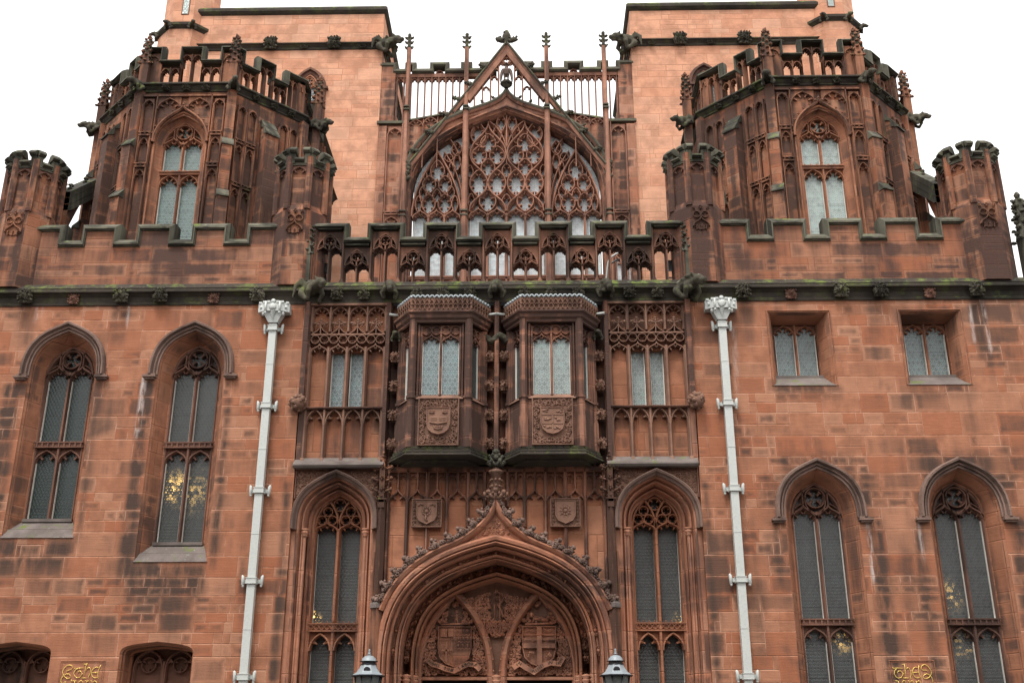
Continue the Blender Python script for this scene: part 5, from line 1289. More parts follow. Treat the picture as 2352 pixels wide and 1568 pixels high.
        for (u, v, k) in segs:
            zt = 16.72 if k == 'L' else 17.08; m_ = (u+v)/2; w_ = (v-u)
            if k == 'S':
                s.box(u, v, .06, .22, 16.05, zt-.17); arcade_head(s, m_, zt-.40, w_/2-.06, .15, .03, .02, .08, False)
                s.rib([(u+.03, 16.06), (u+.03, zt-.18)], .05, .02, .22)
            else:
                for j in (-1, 1):
                    cc = m_+j*w_/4; hh = w_/4-.015
                    arcade_head(s, cc, zt-.36, hh, .14, .028, .04, .20, True, fill=zt-.17)
                for x in (u, m_, v): s.rib([(x, 16.04), (x, zt-.2)], .05, .03, .21, fl=.15)
            zz = zt+(0 if k == 'L' else .02)
        s.box(.0, Lf, .04, .22, 16.03, 16.09)
        xs_ = []
        for (u, v, k) in segs:
            if k == 'L': continue
            if xs_ and abs(xs_[-1][1]-u) < .12: xs_[-1] = (xs_[-1][0], v+.05)
            else: xs_.append((u-(.05 if u > .01 else 0), v+(.05 if v < Lf-.01 else 0)))
        crenel(c, xs_, 16.76, 17.12, 0, Lf, .04, .23, .78)
    s.M = None; c.M = None
    PP = part('parapet', s, M_OCTM, O); part('coping', c, M_COPE, O)
    r = random.Random(20+q)
    for j in (1, 2, 3, 4):
        x, y = OC[j]; mb = MB(); k = .985
        if j in (1, 4):
            x, y = math.copysign(2.64, x), 1.70; k = 1
            mb.box(x-.085, x+.085, y-.085, y+.085, 14.55, 16.2); part('detached_shaft', mb, M_OCT, O)
            mb = MB(); mb.box(min(x, x*.86), max(x, x*.86), y-.16, y+.1, 15.86, 16.02); part('tie_block', mb, M_CORN, O); mb = MB()
        pinnacle(mb, x*k, y, 16.0, 16.55, 17.32, .19, r, .09); mb.v = mb.v
        top = [v for v in mb.v]
        part('pinnacle', mb, M_OCTM, O)
        mb = MB()
        for kk in range(9):
            for a in (0, pi): crocket(mb, x*k+(.05 if a == 0 else -.05), y-.05, 16.60+.08*kk, .06*(1-.05*kk), a+(pi/2-a)*.3, r)
        mb.box(x*k-.055, x*k+.055, y-.06, y+.05, 16.55, 17.2)
        part('pinnacle_crockets', mb, M_BEAST, O)
        ang = math.atan2(y-2.4, x)+pi/2
        garg(beast(100+j+5*(q > 0), (.72 if j in (1, 4) else .68), j in (1, 4), .0), (x*1.01, y-.03, 15.93), radians(62)*(1 if x > 0 else -1) if j in (1, 4) else ang, O)
octo(-1); octo(1)
# detached outer pinnacle shafts and flying buttresses from the corner turrets
for q in (-1, 1):
    F = empty('flying_buttress', (0, 0, 0), LIB)
    def rake(xa, ya, za, xb, yb_, zb, th, w, name):
        # straight raking back with an arched underside
        dx, dy = xb-xa, yb_-ya; L = hypot(dx, dy); M = Matrix.Translation((xa, ya, 0)) @ Matrix.Rotation(math.atan2(dy, dx), 4, 'Z')
        n = 8; low = [(L*i/n, za-th-.75+(zb-za+.75+.1)*sin(pi/2*i/n)) for i in range(n+1)]
        mb = MB(M); mb.slab([(0, za)] + [(L, zb)] + low[::-1], -w/2, w/2, back=True); part('arch_rib', mb, M_OCT, F)
        mb = MB(M)
        for z_, o in ((0, .03), (-.16, .05), (-.32, .07)):
            mb.add([(0, -w/2-o, za+z_-.13), (L, -w/2-o, zb+z_-.13), (L, w/2+o, zb+z_-.13), (0, w/2+o, za+z_-.13), (0, -w/2-o+.02, za+z_+.02), (L, -w/2-o+.02, zb+z_+.02), (L, w/2+o-.02, zb+z_+.02), (0, w/2+o-.02, za+z_+.02)],
                   [(0,1,5,4), (1,2,6,5), (2,3,7,6), (3,0,4,7), (4,5,6,7), (3,2,1,0)])
        for t in (.08, .45, .8): crocket(mb, L*t, 0, za+(zb-za)*t+.02, .13, pi/2-.4, R0)
        part('weathering', mb, M_COPE, F)
    rake(9.52*q, .95, 13.25, 9.52*q, 2.75, 14.72, .34, .26, 'a')
    rake(4.72*q, .95, 13.25, 4.72*q, 2.75, 14.72, .34, .26, 'b')
    for xx in (9.62, 4.62):
        mb = MB(); mb.box(min(xx*q-.2, xx*q+.2), max(xx*q-.2, xx*q+.2), 2.45, 2.95, 10.4, 13.75); mb.box(xx*q-.14, xx*q+.14, 2.5, 2.9, 13.75, 14.62); part('pier', mb, M_OCT, F)
# ================================================================ the two square towers
def tower(q):
    T = empty('square_tower', (0, 0, 0), LIB); y0 = 7.2; xi, xo = 3.70*q, 9.35*q; a, b = min(xi, xo), max(xi, xo)
    s = MB(); s.box(a, b, y0, 13.0, 10.4, 22.80); part('wall', s, M_TOWER, T)
    c = MB(); P = [(a, 13.1), (a, y0), (b, y0), (b, 13.1)]
    c.plan([(0, 21.44), (.03, 21.45), (.04, 21.52), (.10, 21.58), (.14, 21.60), (.14, 21.63), (.02, 21.70), (-.1, 21.70), (-.1, 21.44)], P)
    c.plan([(0, 22.72), (.05, 22.76), (.10, 22.82), (.10, 22.90), (.04, 22.99), (-.1, 23.0), (-.1, 22.72)], P); CC = part('cornice', c, M_CORN, T)
    for x, k in ((7.05*q, 0), (5.15*q, 2)): dup(BM[k], CC, (x, y0-.08, 21.64), 0, (1.35, 1.3, 1.45))
    for x, k in ((6.05*q, 1), (8.1*q, 3), (4.3*q, 1)): dup(BM[k], CC, (x, y0-.05, 21.53), 0, (.75, .8, .5))
    garg(beast(160+q, 1.25, True, .0), (3.75*q, y0+.05, 21.55), radians(-52)*-q if False else radians(-58*q), T)
    # pointed window with hood
    wx = 5.80*q; f = MB(); ga = jamb(arch(wx, 20.05, .26, .5), 17)
    f.sweep(ga, [(.24, -.02+y0), (.20, y0-.10), (.14, y0-.10), (.13, y0-.02), (.06, y0-.03), (.02, y0+.0), (0, y0-.005)])
    h = f; 
    for k in (-1, 1): h.box(wx+k*.44-.12, wx+k*.44+.12, y0-.14, y0, 20.02, 20.09)
    WI = part('hood_mould', f, M_DARKST, T)
    g = MB(); g.slab(ga, y0-.012, y0-.004); part('glass_pane', g, G_LOW, T)
    t = MB(); tm = MB(); window_style_a(tm, .25, .48, y0-.06, y0-.012, .05, -2.5); t.add([(x+wx, y, z+20.05) for x, y, z in tm.v], tm.f); part('tracery', t, M_WALLM, T)
    # stair turret on the outer corner
    cx, cy = 9.75*q, 7.75
    s = MB(); s.prism(octpts(cx, cy, .90), 10.4, 22.1); s.prism(octpts(cx, cy, .80), 22.1, 27); part('stair_turret', s, M_TOWER, T)
    k = MB(); pr = octpts(cx, cy, .84); k.plan([(0, 22.0), (.05, 22.05), (.15, 22.16), (.15, 22.24), (.03, 22.32), (-.1, 22.32), (-.1, 22.0)], pr, closed=True); part('turret_cornice', k, M_CORN, T)
    for i in range(8):
        x, y = pr[i]
        if y < cy+.2: garg(beast(170+i, .62, False, -.12), (x, y, 22.18), math.atan2(y-cy, x-cx)+pi/2, T)
    k = MB(); yy = cy-.80*cos(pi/8); sx = cx-.05*q
    k.rib([(sx-.1, 22.65), (sx-.1, 23.35), (sx+.1, 23.35), (sx+.1, 22.65)], .03, yy-.02, yy, True); part('slit_frame', k, M_DARKST, T)
    k = MB(); k.box(sx-.085, sx+.085, yy-.012, yy-.004, 22.66, 23.34); part('glass_pane', k, G_SIDEB, T)
    if q < 0: pass
tower(-1); tower(1)
# low leaded window on the inner flank of the right octagon, seen through the balustrade
# ================================================================ gable of the reading room between the towers
GA = empty('gable', (0, 0, 0), LIB); yg = 7.25
ga = jamb(arch(0, 16.6, 2.74, 2.72, 18, k=.55, m=.584, sl=.3875), 10.6)
s = MB(); top = [(-3.70, 18.86), (-3.05, 18.90), (-2.85, 19.03), (-1.25, 19.34), (0, 19.75), (1.25, 19.34), (2.85, 19.03), (3.05, 18.90), (3.70, 18.86)]
s.slab([(-3.70, 10.4)] + top + [(3.70, 10.4)], yg, yg+.5, holes=[[(x, z) for x, z in ga]], rim=False)
s.box(-3.72, -3.28, yg-.03, yg+.5, 18.9, 20.84); s.box(3.28, 3.72, yg-.03, yg+.5, 18.9, 20.84)
for q in (-1, 1): s.box(min(3.46*q, 3.70*q), max(3.46*q, 3.70*q), yg-.12, yg, 10.4, 18.75)
part('wall', s, M_GABLEW, GA)
f = MB(); f.sweep(ga, [(.14, yg-.01), (.13, yg-.07), (.08, yg-.09), (.05, yg-.04), (0, yg+.02), (-.03, yg+.10), (-.05, yg+.18), (-.06, yg+.42)]); part('moulded_arch', f, M_BAY, GA)
pf = arch(0, 16.6, 2.74, 2.72, 18, k=.55, m=.584, sl=.3875)
# hood rising to an ogee
HO = bez((-2.92, 17.0), (-2.86, 18.20), (-2.10, 18.86), (-1.25, 19.21), 12) + bez((-1.25, 19.21), (-.70, 19.47), (-.20, 19.50), (0, 19.98), 8)[1:]
HO = mir(HO, 0)
h = MB(); h.sweep(HO, [(-.10, yg+.0), (-.10, yg-.07), (-.04, yg-.12), (-.03, yg)], caps=True)
hc = MB(); hc.sweep(HO, [(-.04, yg), (-.04, yg-.13), (.0, yg-.15), (.035, yg-.14), (.04, yg)], caps=True); part('hood_coping', hc, M_GREENC, GA)
h.slab(HO[12:-12] + [(1.2, 19.08), (0, 19.36), (-1.2, 19.08)], yg-.02, yg+.2)
part('ogee_hood', h, M_GABLE, GA)
# straight gablet ribs
gb = MB(); ln = [(-2.86, 17.35), (0, 21.58), (2.86, 17.35)]
gb.sweep(ln, [(-.10, yg+.02), (-.10, yg-.10), (-.03, yg-.14), (-.02, yg+.02)], caps=True)
part('gablet', gb, M_GABLE, GA)
gb = MB(); gb.sweep(ln, [(-.025, yg+.0), (-.025, yg-.16), (.0, yg-.19), (.035, yg-.17), (.035, yg+.08)], caps=True); part('gablet_coping', gb, M_GREENC, GA)
gi = MB(); gi.sweep([(-1.18, 19.67), (0, 21.42), (1.18, 19.67)], [(-.13, yg+.08), (-.13, yg-.10), (0, yg-.12), (.0, yg+.08)], caps=True)
for i in range(-5, 6):
    x = i*.235; zt = 21.35-abs(x)*1.48-.18
    if i == 0: continue
    zb_ = 19.97-abs(x)*.55
    if zt > zb_: gi.rib([(x, zb_-.2), (x, zt)], .05, yg-.06, yg+.06)
for k in (-1, 1):
    arcade_head(gi, k*.36, 20.30, .11, .16, .03, yg-.05, yg+.05, False); arcade_head(gi, k*.6, 19.95, .11, .16, .03, yg-.05, yg+.05, False)
cusps(gi, [(-.45, 20.62), (0, 21.2), (.45, 20.62)], (.12, .34, .66, .88), .13, .10, yg-.05, yg+.05)
foil(gi, 0, 20.98, .12, 3, .03, yg-.06, yg+.05, .25, None, .5, .09)
gi.slab([(-.22, 20.95), (0, 21.32), (.22, 20.95), (.14, 20.86), (-.14, 20.86)], yg-.02, yg+.03, holes=[circ(0, 20.99, .10, 10)])
part('gablet_tracery', gi, M_GABLE, GA)
cr = MB(); r = random.Random(31)
for t_ in (.12, .26, .40, .52, .64, .78):
    for k in (0, 1):
        tt = t_/2 if k == 0 else 1-t_/2; (x, z), d = at(offs(ln, .05), tt); a = math.atan2(d[0], -d[1]); crocket(cr, x, yg-.14, z, .14, a+(.35 if k == 0 else -.35), r); cr.blob((x, yg-.14, z), .08, 6, 4, .3, r)
for t_ in (.20, .42, .60, .70, .80, .88):
    for k in (0, 1):
        tt = t_/2 if k == 0 else 1-t_/2; (x, z), d = at(offs(HO, .04), tt); a = math.atan2(d[0], -d[1]); crocket(cr, x, yg-.10, z, .09, a+(.35 if k == 0 else -.35), r); cr.blob((x, yg-.1, z), .05, 6, 4, .3, r)
part('crockets', cr, M_BEAST, GA)
for k in (-1, 1):
    mb = MB(); r = random.Random(33)
    for i in range(16): mb.blob((2.86*k+r.uniform(-.10, .10), yg-.12, 17.05+.035*i-.05), r.uniform(.05, .09), 6, 4, .3, r)
    part('hood_stop', mb, M_BEAST, GA)
# cross finial
fx = MB(); r = random.Random(35)
fx.lathe([(.10, 21.50), (.07, 21.58), (.11, 21.64), (.10, 21.70), (.13, 21.76), (.13, 21.84), (.09, 21.94), (.05, 22.02), (.0, 22.05)], 0, yg-.1, 10)
for k in (-1, 1):
    fx.tube([(0, yg-.1, 21.68), (k*.16, yg-.1, 21.68), (k*.28, yg-.1, 21.72)], [.09, .085, .07], 8)
    for _ in range(8): fx.blob((k*r.uniform(.16, .31), yg-.12, 21.70+r.uniform(-.07, .09)), .045, 6, 4, .3, r)
for _ in range(12): fx.blob((r.uniform(-.1, .1), yg-.17, 21.62+r.uniform(-.05, .3)), .04, 6, 4, .3, r)
part('cross_finial', fx, M_BEAST, GA)
# slender shafts with crocketed tops
for x in (-2.90, -1.18, 1.18, 2.88):
    P = empty('gable_shaft', (x, 0, 0), GA)
    s = MB(); s.prism([(-.085, yg), (-.085, yg-.19), (-.04, yg-.25), (.04, yg-.25), (.085, yg-.19), (.085, yg)], 10.6, 15.85)
    s.prism([(-.075, yg), (-.075, yg-.16), (-.035, yg-.21), (.035, yg-.21), (.075, yg-.16), (.075, yg)], 15.85, 19.25)
    s.prism([(-.062, yg-.0), (-.062, yg-.13), (-.03, yg-.17), (.03, yg-.17), (.062, yg-.13), (.062, yg)], 19.25, 21.42)
    part('shaft', s, M_GABLE, P)
    s = MB()
    for z_, w_ in ((15.78, .10), (15.92, .095), (19.22, .085), (19.32, .08)): s.box(-w_, w_, yg-.27, yg, z_, z_+.04); 
    part('set_off', s, M_GREENC, P)
    s = MB(); r = random.Random(int(40+x*3))
    s.box(-.045, .045, yg-.14, yg-.04, 21.38, 21.85)
    for z_ in (21.42, 21.60, 21.76):
        for a in (0, pi): crocket(s, (.03 if a == 0 else -.03), yg-.09, z_, .085, a+(pi/2-a)*.35, r); s.blob((.06 if a == 0 else -.06, yg-.1, z_+.02), .045, 6, 4, .3, r)
        crocket(s, 0, yg-.13, z_, .06, pi/2, r)
    s.blob((0, yg-.09, 21.90), (.055, .055, .07), 8, 6, .1, r); part('crocketed_top', s, M_BEAST, P)
# pierced parapet of the gable
s, c = MB(), MB()
def slope(x): x = abs(x); return 19.36-(x-1.2)*.19 if x > 1.2 else 19.36
n = 0
for k in (-1, 1):
    for i in range(12):
        x = k*(1.18+.206*i)
        if abs(x) > 3.3: continue
        s.rib([(x, (slope(x) if abs(x) < 2.86 else 18.9)-.05), (x, 20.5)], .045, yg+.02, yg+.16, fl=.2)
    for i in range(10):
        x = k*(1.283+.206*i); arcade_head(s, x, 20.34, .085, .13, .02, yg+.03, yg+.15, False, fill=20.50)
    s.box(min(k*.55, k*3.3), max(k*.55, k*3.3), yg+.02, yg+.17, 20.50, 20.62)
    foil(s, k*1.98, 20.62, .11, 4, .03, yg+.03, yg+.15, .125, None, .5, .08)
part('parapet', s, M_GABLE, GA)
for k in (-1, 1):
    c = MB(); c.add([(k*2.92, yg-.07, 18.99), (k*1.18, yg-.07, 19.33), (k*1.18, yg+.25, 19.37), (k*2.92, yg+.25, 19.05), (k*2.92, yg-.09, 18.93), (k*1.18, yg-.09, 19.27)], [(0, 1, 2, 3), (0, 1, 5, 4)])
    c.box(min(k*2.95, k*3.75), max(k*2.95, k*3.75), yg-.13, yg+.3, 18.84, 18.92)
    xs = sorted([tuple(sorted((k*a_, k*b_))) for a_, b_ in ((.52, .80), (1.02, 1.36), (1.70, 2.28), (2.68, 3.02), (3.24, 3.74))])
    allx = [min(k*.30, k*3.74)] + [e for p_ in xs for e in p_] + [max(k*.30, k*3.74)]
    part('string_course', c, M_GREENC, GA); c = MB()
    crenel(c, xs, 20.82, 21.04, min(k*.30, k*3.74), max(k*.30, k*3.74), yg+.0, yg+.22, 1.25); part('coping', c, M_GREENC, GA)
# blind tracery beside the window
for k in (-1, 1):
    t = MB()
    for a_, w_ in ((2.62, .20), (2.20, .20)):
        z_ = slope(a_)-.32; arcade_head(t, k*a_, z_, w_, .22, .035, yg-.08, yg, True); t.rib([(k*(a_-w_-.01), 17.4), (k*(a_-w_-.01), z_+.25)], .03, yg-.07, yg)
    t.rib([(k*2.82, 10.6), (k*2.82, 18.9)], .04, yg-.08, yg)
    blind_panel(t, k*3.22, .21, 10.6, (15.85,), 18.50, yg-.11, yg)
    t.rib([(k*3.0, 10.6), (k*3.0, 18.85)], .05, yg-.12, yg)
    part('blind_tracery', t, M_GABLE, GA)
# small two-light window low on the right of the gable, seen through the balustrade
W = empty('terrace_window', (0, 0, 0), GA)
for c_ in (3.0, 3.50):
    g = MB(); g.slab(jamb(arch(c_, 14.2, .17, .34), 12.5), yg-.022, yg-.012, back=True); part('glass_pane', g, G_GAB, W)
t = MB(); t.box(2.74, 3.72, yg-.14, yg-.012, 14.78, 14.86)
for c_ in (3.0, 3.50):
    t.rib(jamb(arch(c_, 14.2, .18, .36), 12.5), .06, yg-.12, yg-.012); cusps(t, arch(c_, 14.2, .17, .34), (.2, .5, .8), .09, .1, yg-.09, yg-.012); foil(t, c_, 14.66, .09, 4, .03, yg-.1, yg-.012, .125)
part('tracery', t, M_GABLE, W)
# ---- the great window
y0, y1, ygl = yg+.16, yg+.36, yg+.40
GW = empty('great_window', (0, 0, 0), LIB)
t = MB(); _r = t.rib
def _rib2(path, w_, ya, yb_, *a, **k):
    _r(path, w_, ya, yb_, *a, **k)
    if w_ < .07: _r(path, w_*1.9+.015, ya+.5*(yb_-ya), yb_, *a, **k)
t.rib = _rib2
def archz(x):
    for (a_, b_) in zip(pf, pf[1:]):
        if a_[0] <= x <= b_[0]: return a_[1]+(b_[1]-a_[1])*(x-a_[0])/((b_[0]-a_[0]) or 1)
    return 16
# main mullions between the three groups
for k in (-1, 1): t.rib([(k*1.18, 10.6), (k*1.18, archz(1.18)-.02)], .20, y0-.06, y1)
LX = [-.80, -.27, .27, .80]; ZF = 15.93
for x in (-.533, 0, .533): t.rib([(x, 10.6), (x, ZF+.12)], .075 if x else .095, y0, y1)
t.box(-2.74, 2.74, y0, y1+.02, 14.02, 14.10); t.box(-2.74, 2.74, y0-.03, y0, 14.07, 14.11)
def lighthead(cx, hw, z, rise=.30):
    p = ogee(cx, z, hw, rise, k=.62, e=.58); t.rib(p, .045, y0, y1); cusps(t, p, (.15, .36, .64, .85), hw*.42, .09, y0+.06, y1)
    arcade_head(t, cx, 13.70, hw, .28, .04, y0, y1, False, fill=14.02)
for x in LX: lighthead(x, .255, ZF)
def cell(cx, cz, hw, hh, k=4, w=.045, L=.46, rr=.80, big=False):
    """ogee-ended reticulated cell with a cusped foil inside"""
    o = [(cx-hw*sin(pi*i/10)**.8*(1 if True else 0), cz-hh+2*hh*i/10) for i in range(11)]; o2 = [(2*cx-x, z) for x, z in o[::-1]]
    pts = []
    for i in range(24):
        a = 2*pi*i/24; ca, sa = cos(a), sin(a)
        pts.append((cx+hw*ca*(1-.18*abs(sa)**3), cz+hh*(sa if abs(sa) < .75 else math.copysign(.75+(abs(sa)-.75)*1.6, sa))))
    t.rib(pts, w, y0, y1, True)
    cusps(t, pts, [(i+.5)/k for i in range(k)], hw*L*1.1, .30/k, y0+.05, y1, True, 1)
    # solid web between the foil and the rib
    return pts
# row 1 (above the heads): cells on the inner mullion lines of each pair
for x in (-.533, .533): cell(x, 16.44, .235, .30, 6)
for x in (0,): cell(x, 16.42, .13, .20, 4, .035); 
for x in (-1.0, 1.0): cell(x, 16.45, .09, .2, 3, .03)
# row 2: four big sexfoils
for x in LX: cell(x, 17.02, .25, .36, 8, .05, .40)
cell(0, 17.42, .13, .19, 4, .035)
for x in (-1.05, 1.05): cell(x, 17.40, .09, .17, 3, .03)
# big paired ogee envelopes
for sx in (-1, 1):
    c_ = .533*sx
    t.rib(mir(bez((c_-.52, 17.95), (c_-.52, 18.45), (c_-.06, 18.55), (c_, 18.95), 8), c_), .065, y0-.03, y1)
    t.rib(mir(bez((c_-.52, 17.95), (c_-.52, 17.55), (c_-.06, 17.45), (c_, 17.05), 8), c_), .065, y0-.03, y1)
    t.rib(mir(bez((c_-.52, 16.1), (c_-.52, 16.55), (c_-.06, 16.55), (c_, 16.95), 8), c_), .065, y0-.03, y1)
    cell(c_, 18.33, .22, .26, 6); cell(c_, 17.52, .20, .24, 6, .04)
    cell(c_-.26, 17.92, .22, .26, 6, .04); cell(c_+.26, 17.92, .22, .26, 6, .04)
    # upper lights
    cell(c_-.27*sx*-1 if False else .82*sx, 18.62, .22, .32, 5, .045); 
    t.rib([(c_, 18.9), (c_, archz(c_)-.05)], .05, y0, y1)
    cell(.27*sx, 18.62, .12, .26, 4, .035); cell(.16*sx, 19.0, .13, .24, 4, .035)
    t.rib(bez((0, 18.1), (sx*.05, 18.5), (sx*.25, 18.9), (sx*.50, 19.05), 8), .05, y0, y1)
t.rib([(0, 17.6), (0, 19.25)], .06, y0, y1)
# side groups: three lights under their own pointed arch
for sx in (-1, 1):
    c_ = 1.98*sx
    for i in (-1, 0, 1): lighthead(c_+i*.455, .215, ZF-.02, .27)
    for i in (-.5, .5): t.rib([(c_+i*.455, 10.6), (c_+i*.455, ZF+.1)], .07, y0, y1)
    sa = arch(c_, 15.95, .70, 2.10, 14, k=.35, m=.55, sl=1.75); t.rib(sa, .075, y0-.03, y1)
    for (dx, z_, hw_, hh_, kk) in ((-.23, 16.36, .19, .27, 6), (.23, 16.36, .19, .27, 6), (-.52, 16.36, .09, .22, 4), (.52, 16.36, .09, .22, 4), (0, 16.62, .12, .18, 4), (-.40, 16.72, .10, .18, 4), (.40, 16.72, .10, .18, 4),
                              (-.23, 16.98, .19, .24, 5), (.23, 16.98, .19, .24, 5), (0, 17.42, .20, .30, 5), (-.36, 17.28, .06, .10, 3), (.36, 17.28, .06, .10, 3)):
        cell(c_+dx, z_, hw_, hh_, kk, .038)
    # curved daggers between the side arch and the main arch
    for (x0_, z0_, x1_, z1_, bend) in ((1.27, 16.6, 1.80, 18.05, .10), (1.27, 17.2, 1.62, 18.45, .08)):
        t.rib(bez((sx*x0_, z0_), (sx*(x0_+.02), z0_+.5), (sx*(x1_-.25), z1_-.35), (sx*x1_, z1_), 8), .045, y0, y1)
    cell(1.44*sx, 18.14, .14, .20, 5, .035); cell(1.42*sx, 17.72, .10, .24, 4, .032); cell(1.66*sx, 17.85, .12, .12, 4, .032); cell(1.58*sx, 17.42, .08, .26, 4, .03)
part('tracery', t, M_GABLE, GW)
for k, (a_, b_) in enumerate(((-2.66, -1.1), (-1.1, 1.1), (1.1, 2.66))):
    top = [(x, z) for x, z in offs(pf, -.05) if a_ < x < b_]
    g = MB(); g.slab([(a_, 10.6), (a_, archz(a_)-.07)] + top + [(b_, archz(b_)-.07), (b_, 10.6)], ygl, ygl+.03); part('glass_pane', g, G_GAB, GW)
fr = MB()
for x0_, x1_ in [(x-.235, x+.235) for x in LX] + [(sx*1.98+i*.455-.19, sx*1.98+i*.455+.19) for sx in (-1, 1) for i in (-1, 0, 1)]:
    for u in (x0_, x1_-.015): fr.box(u, u+.015, ygl-.08, ygl-.002, 14.1, 15.9)
part('pane_frame', fr, M_WHITE, GW)
# ================================================================ eagle statue in the gablet
def eagle():
    E = empty('eagle_statue', (0, 7.08, 20.20), label='dark stone eagle with folded wings standing under the gablet at the top centre', cat='statue')
    b = MB(); r = random.Random(2)
    b.tube([(0, .0, .13), (0, -.03, .20), (0, -.04, .32), (0, -.01, .42), (0, -.01, .49), (0, -.02, .54)], [.045, .085, .098, .070, .048, .052], 12)
    b.blob((0, -.03, .56), (.058, .07, .055), 10, 8)
    b.tube([(.0, -.07, .57), (.0, -.12, .56), (.0, -.13, .53)], [.03, .022, .008], 7)
    for k in (-1, 1):
        b.tube([(k*.05, -.02, .20), (k*.05, -.04, .11), (k*.045, -.03, .0)], [.045, .028, .02], 8)
        for j in (-1, 0, 1): b.tube([(k*.05, -.03, .02), (k*.05+j*.03, -.09, .0)], [.018, .012], 5)
    part('body', b, M_BRONZE, E, remesh=.010)
    for k in (-1, 1):
        w_ = MB(); o = bez((k*.07, .44), (k*.17, .50), (k*.235, .16), (k*.165, -.06), 8)+bez((k*.165, -.06), (k*.135, .05), (k*.12, .2), (k*.085, .30), 6)[1:]
        w_.slab(o, .0, .05, back=True)
        for j in range(4): w_.tube([(k*(.10+.02*j), -.005, .38-.05*j), (k*(.145+.012*j), -.01, .12-.02*j), (k*(.16+.003*j), .0, -.02)], .012, 5)
        part('wing', w_, M_BRONZE, E)
    p = MB(); p.lathe([(.06, -.24), (.13, -.16), (.17, -.08), (.14, -.03), (.10, .0), (.05, .01)], 0, 0, 10)
    for i in range(14): p.blob((.14*cos(i*.45), .14*sin(i*.45), -.10), .045, 6, 4, .3, r)
    part('carved_base', p, M_BEAST, E)
eagle()
# ================================================================ rainwater downpipes
def pipe(q):
    x = 4.40*q; side = 'left' if q < 0 else 'right'
    lab = 'pale grey square downpipe with ornate hopper, '
    P = empty('drainpipe', (x, 0, 0), label=lab+('left of the portal' if q < 0 else 'right of the portal'), cat='drainpipe', group='grey downpipes on the front wall')
    s = MB(); s.box(-.072, .072, -.19, -.06, 0.0, 9.66)
    for z in (8.8, 7.1, 5.5, 3.8): s.box(-.077, .077, -.195, -.055, z, z+.012)
    part('pipe', s, M_PIPE, P)
    h = MB(); w_ = .31
    h.prism([(-w_, -.02), (-w_, -.20), (-.15, -.30), (.15, -.30), (w_, -.20), (w_, -.02)], 9.88, 10.06)
    for i in range(7):
        u = -w_+.045+i*(2*w_-.09)/6; y = -.20-.10*min(1, (w_-abs(u))/.16); h.box(u-.03, u+.03, y-.015, y+.05, 10.05, 10.09)
    for u in (-.14, .14):
        h.tube([(u, -.32, 9.84), (u, -.32, 10.07)], .022, 6); h.blob((u, -.32, 9.83), .03, 6, 4)
    h.blob((0, -.30, 9.97), (.08, .03, .08), 8, 6, .2, R0); h.blob((0, -.3, 10.08), (.05, .03, .05), 8, 6)
    for u in (-.24, .24): h.tube([(u, -.255, 9.97), (u, -.24, 9.97)], .035, 8)
    h.add([(-.20, -.25, 9.88), (.20, -.25, 9.88), (.20, -.05, 9.88), (-.20, -.05, 9.88), (-.09, -.22, 9.66), (.09, -.22, 9.66), (.09, -.06, 9.66), (-.09, -.06, 9.66), (-.14, -.24, 9.76), (.14, -.24, 9.76), (.14, -.05, 9.76), (-.14, -.05, 9.76)],
          [(0, 1, 9, 8), (1, 2, 10, 9), (3, 0, 8, 11), (8, 9, 5, 4), (9, 10, 6, 5), (11, 8, 4, 7)])
    h.add([(-.06, -.27, 9.88), (.06, -.27, 9.88), (0, -.26, 9.70), (0, -.33, 9.87)], [(0, 3, 2), (3, 1, 2)])
    for u in (-.19, .19): h.blob((u, -.23, 9.84), (.035, .04, .05), 7, 5)
    part('hopper_head', h, M_PIPE, P)
    for z in (9.56, 7.97, 6.32, 4.66, 3.0, 1.4):
        b = MB(); b.box(-.09, .09, -.215, -.05, z-.045, z+.045); b.box(-.097, .097, -.222, -.045, z-.055, z-.04); b.box(-.097, .097, -.222, -.045, z+.04, z+.055)
        b.box(-.17, .17, -.09, -.02, z-.035, z+.035)
        for k in (-1, 1): b.tube([(k*.165, -.10, z-.08), (k*.17, -.10, z-.06), (k*.175, -.10, z+.08), (k*.19, -.10, z+.11)], [.014, .03, .03, .012], 7); b.blob((k*.165, -.10, z-.085), .026, 6, 4)
        part('bracket', b, M_PIPE, P)
pipe(-1); pipe(1)
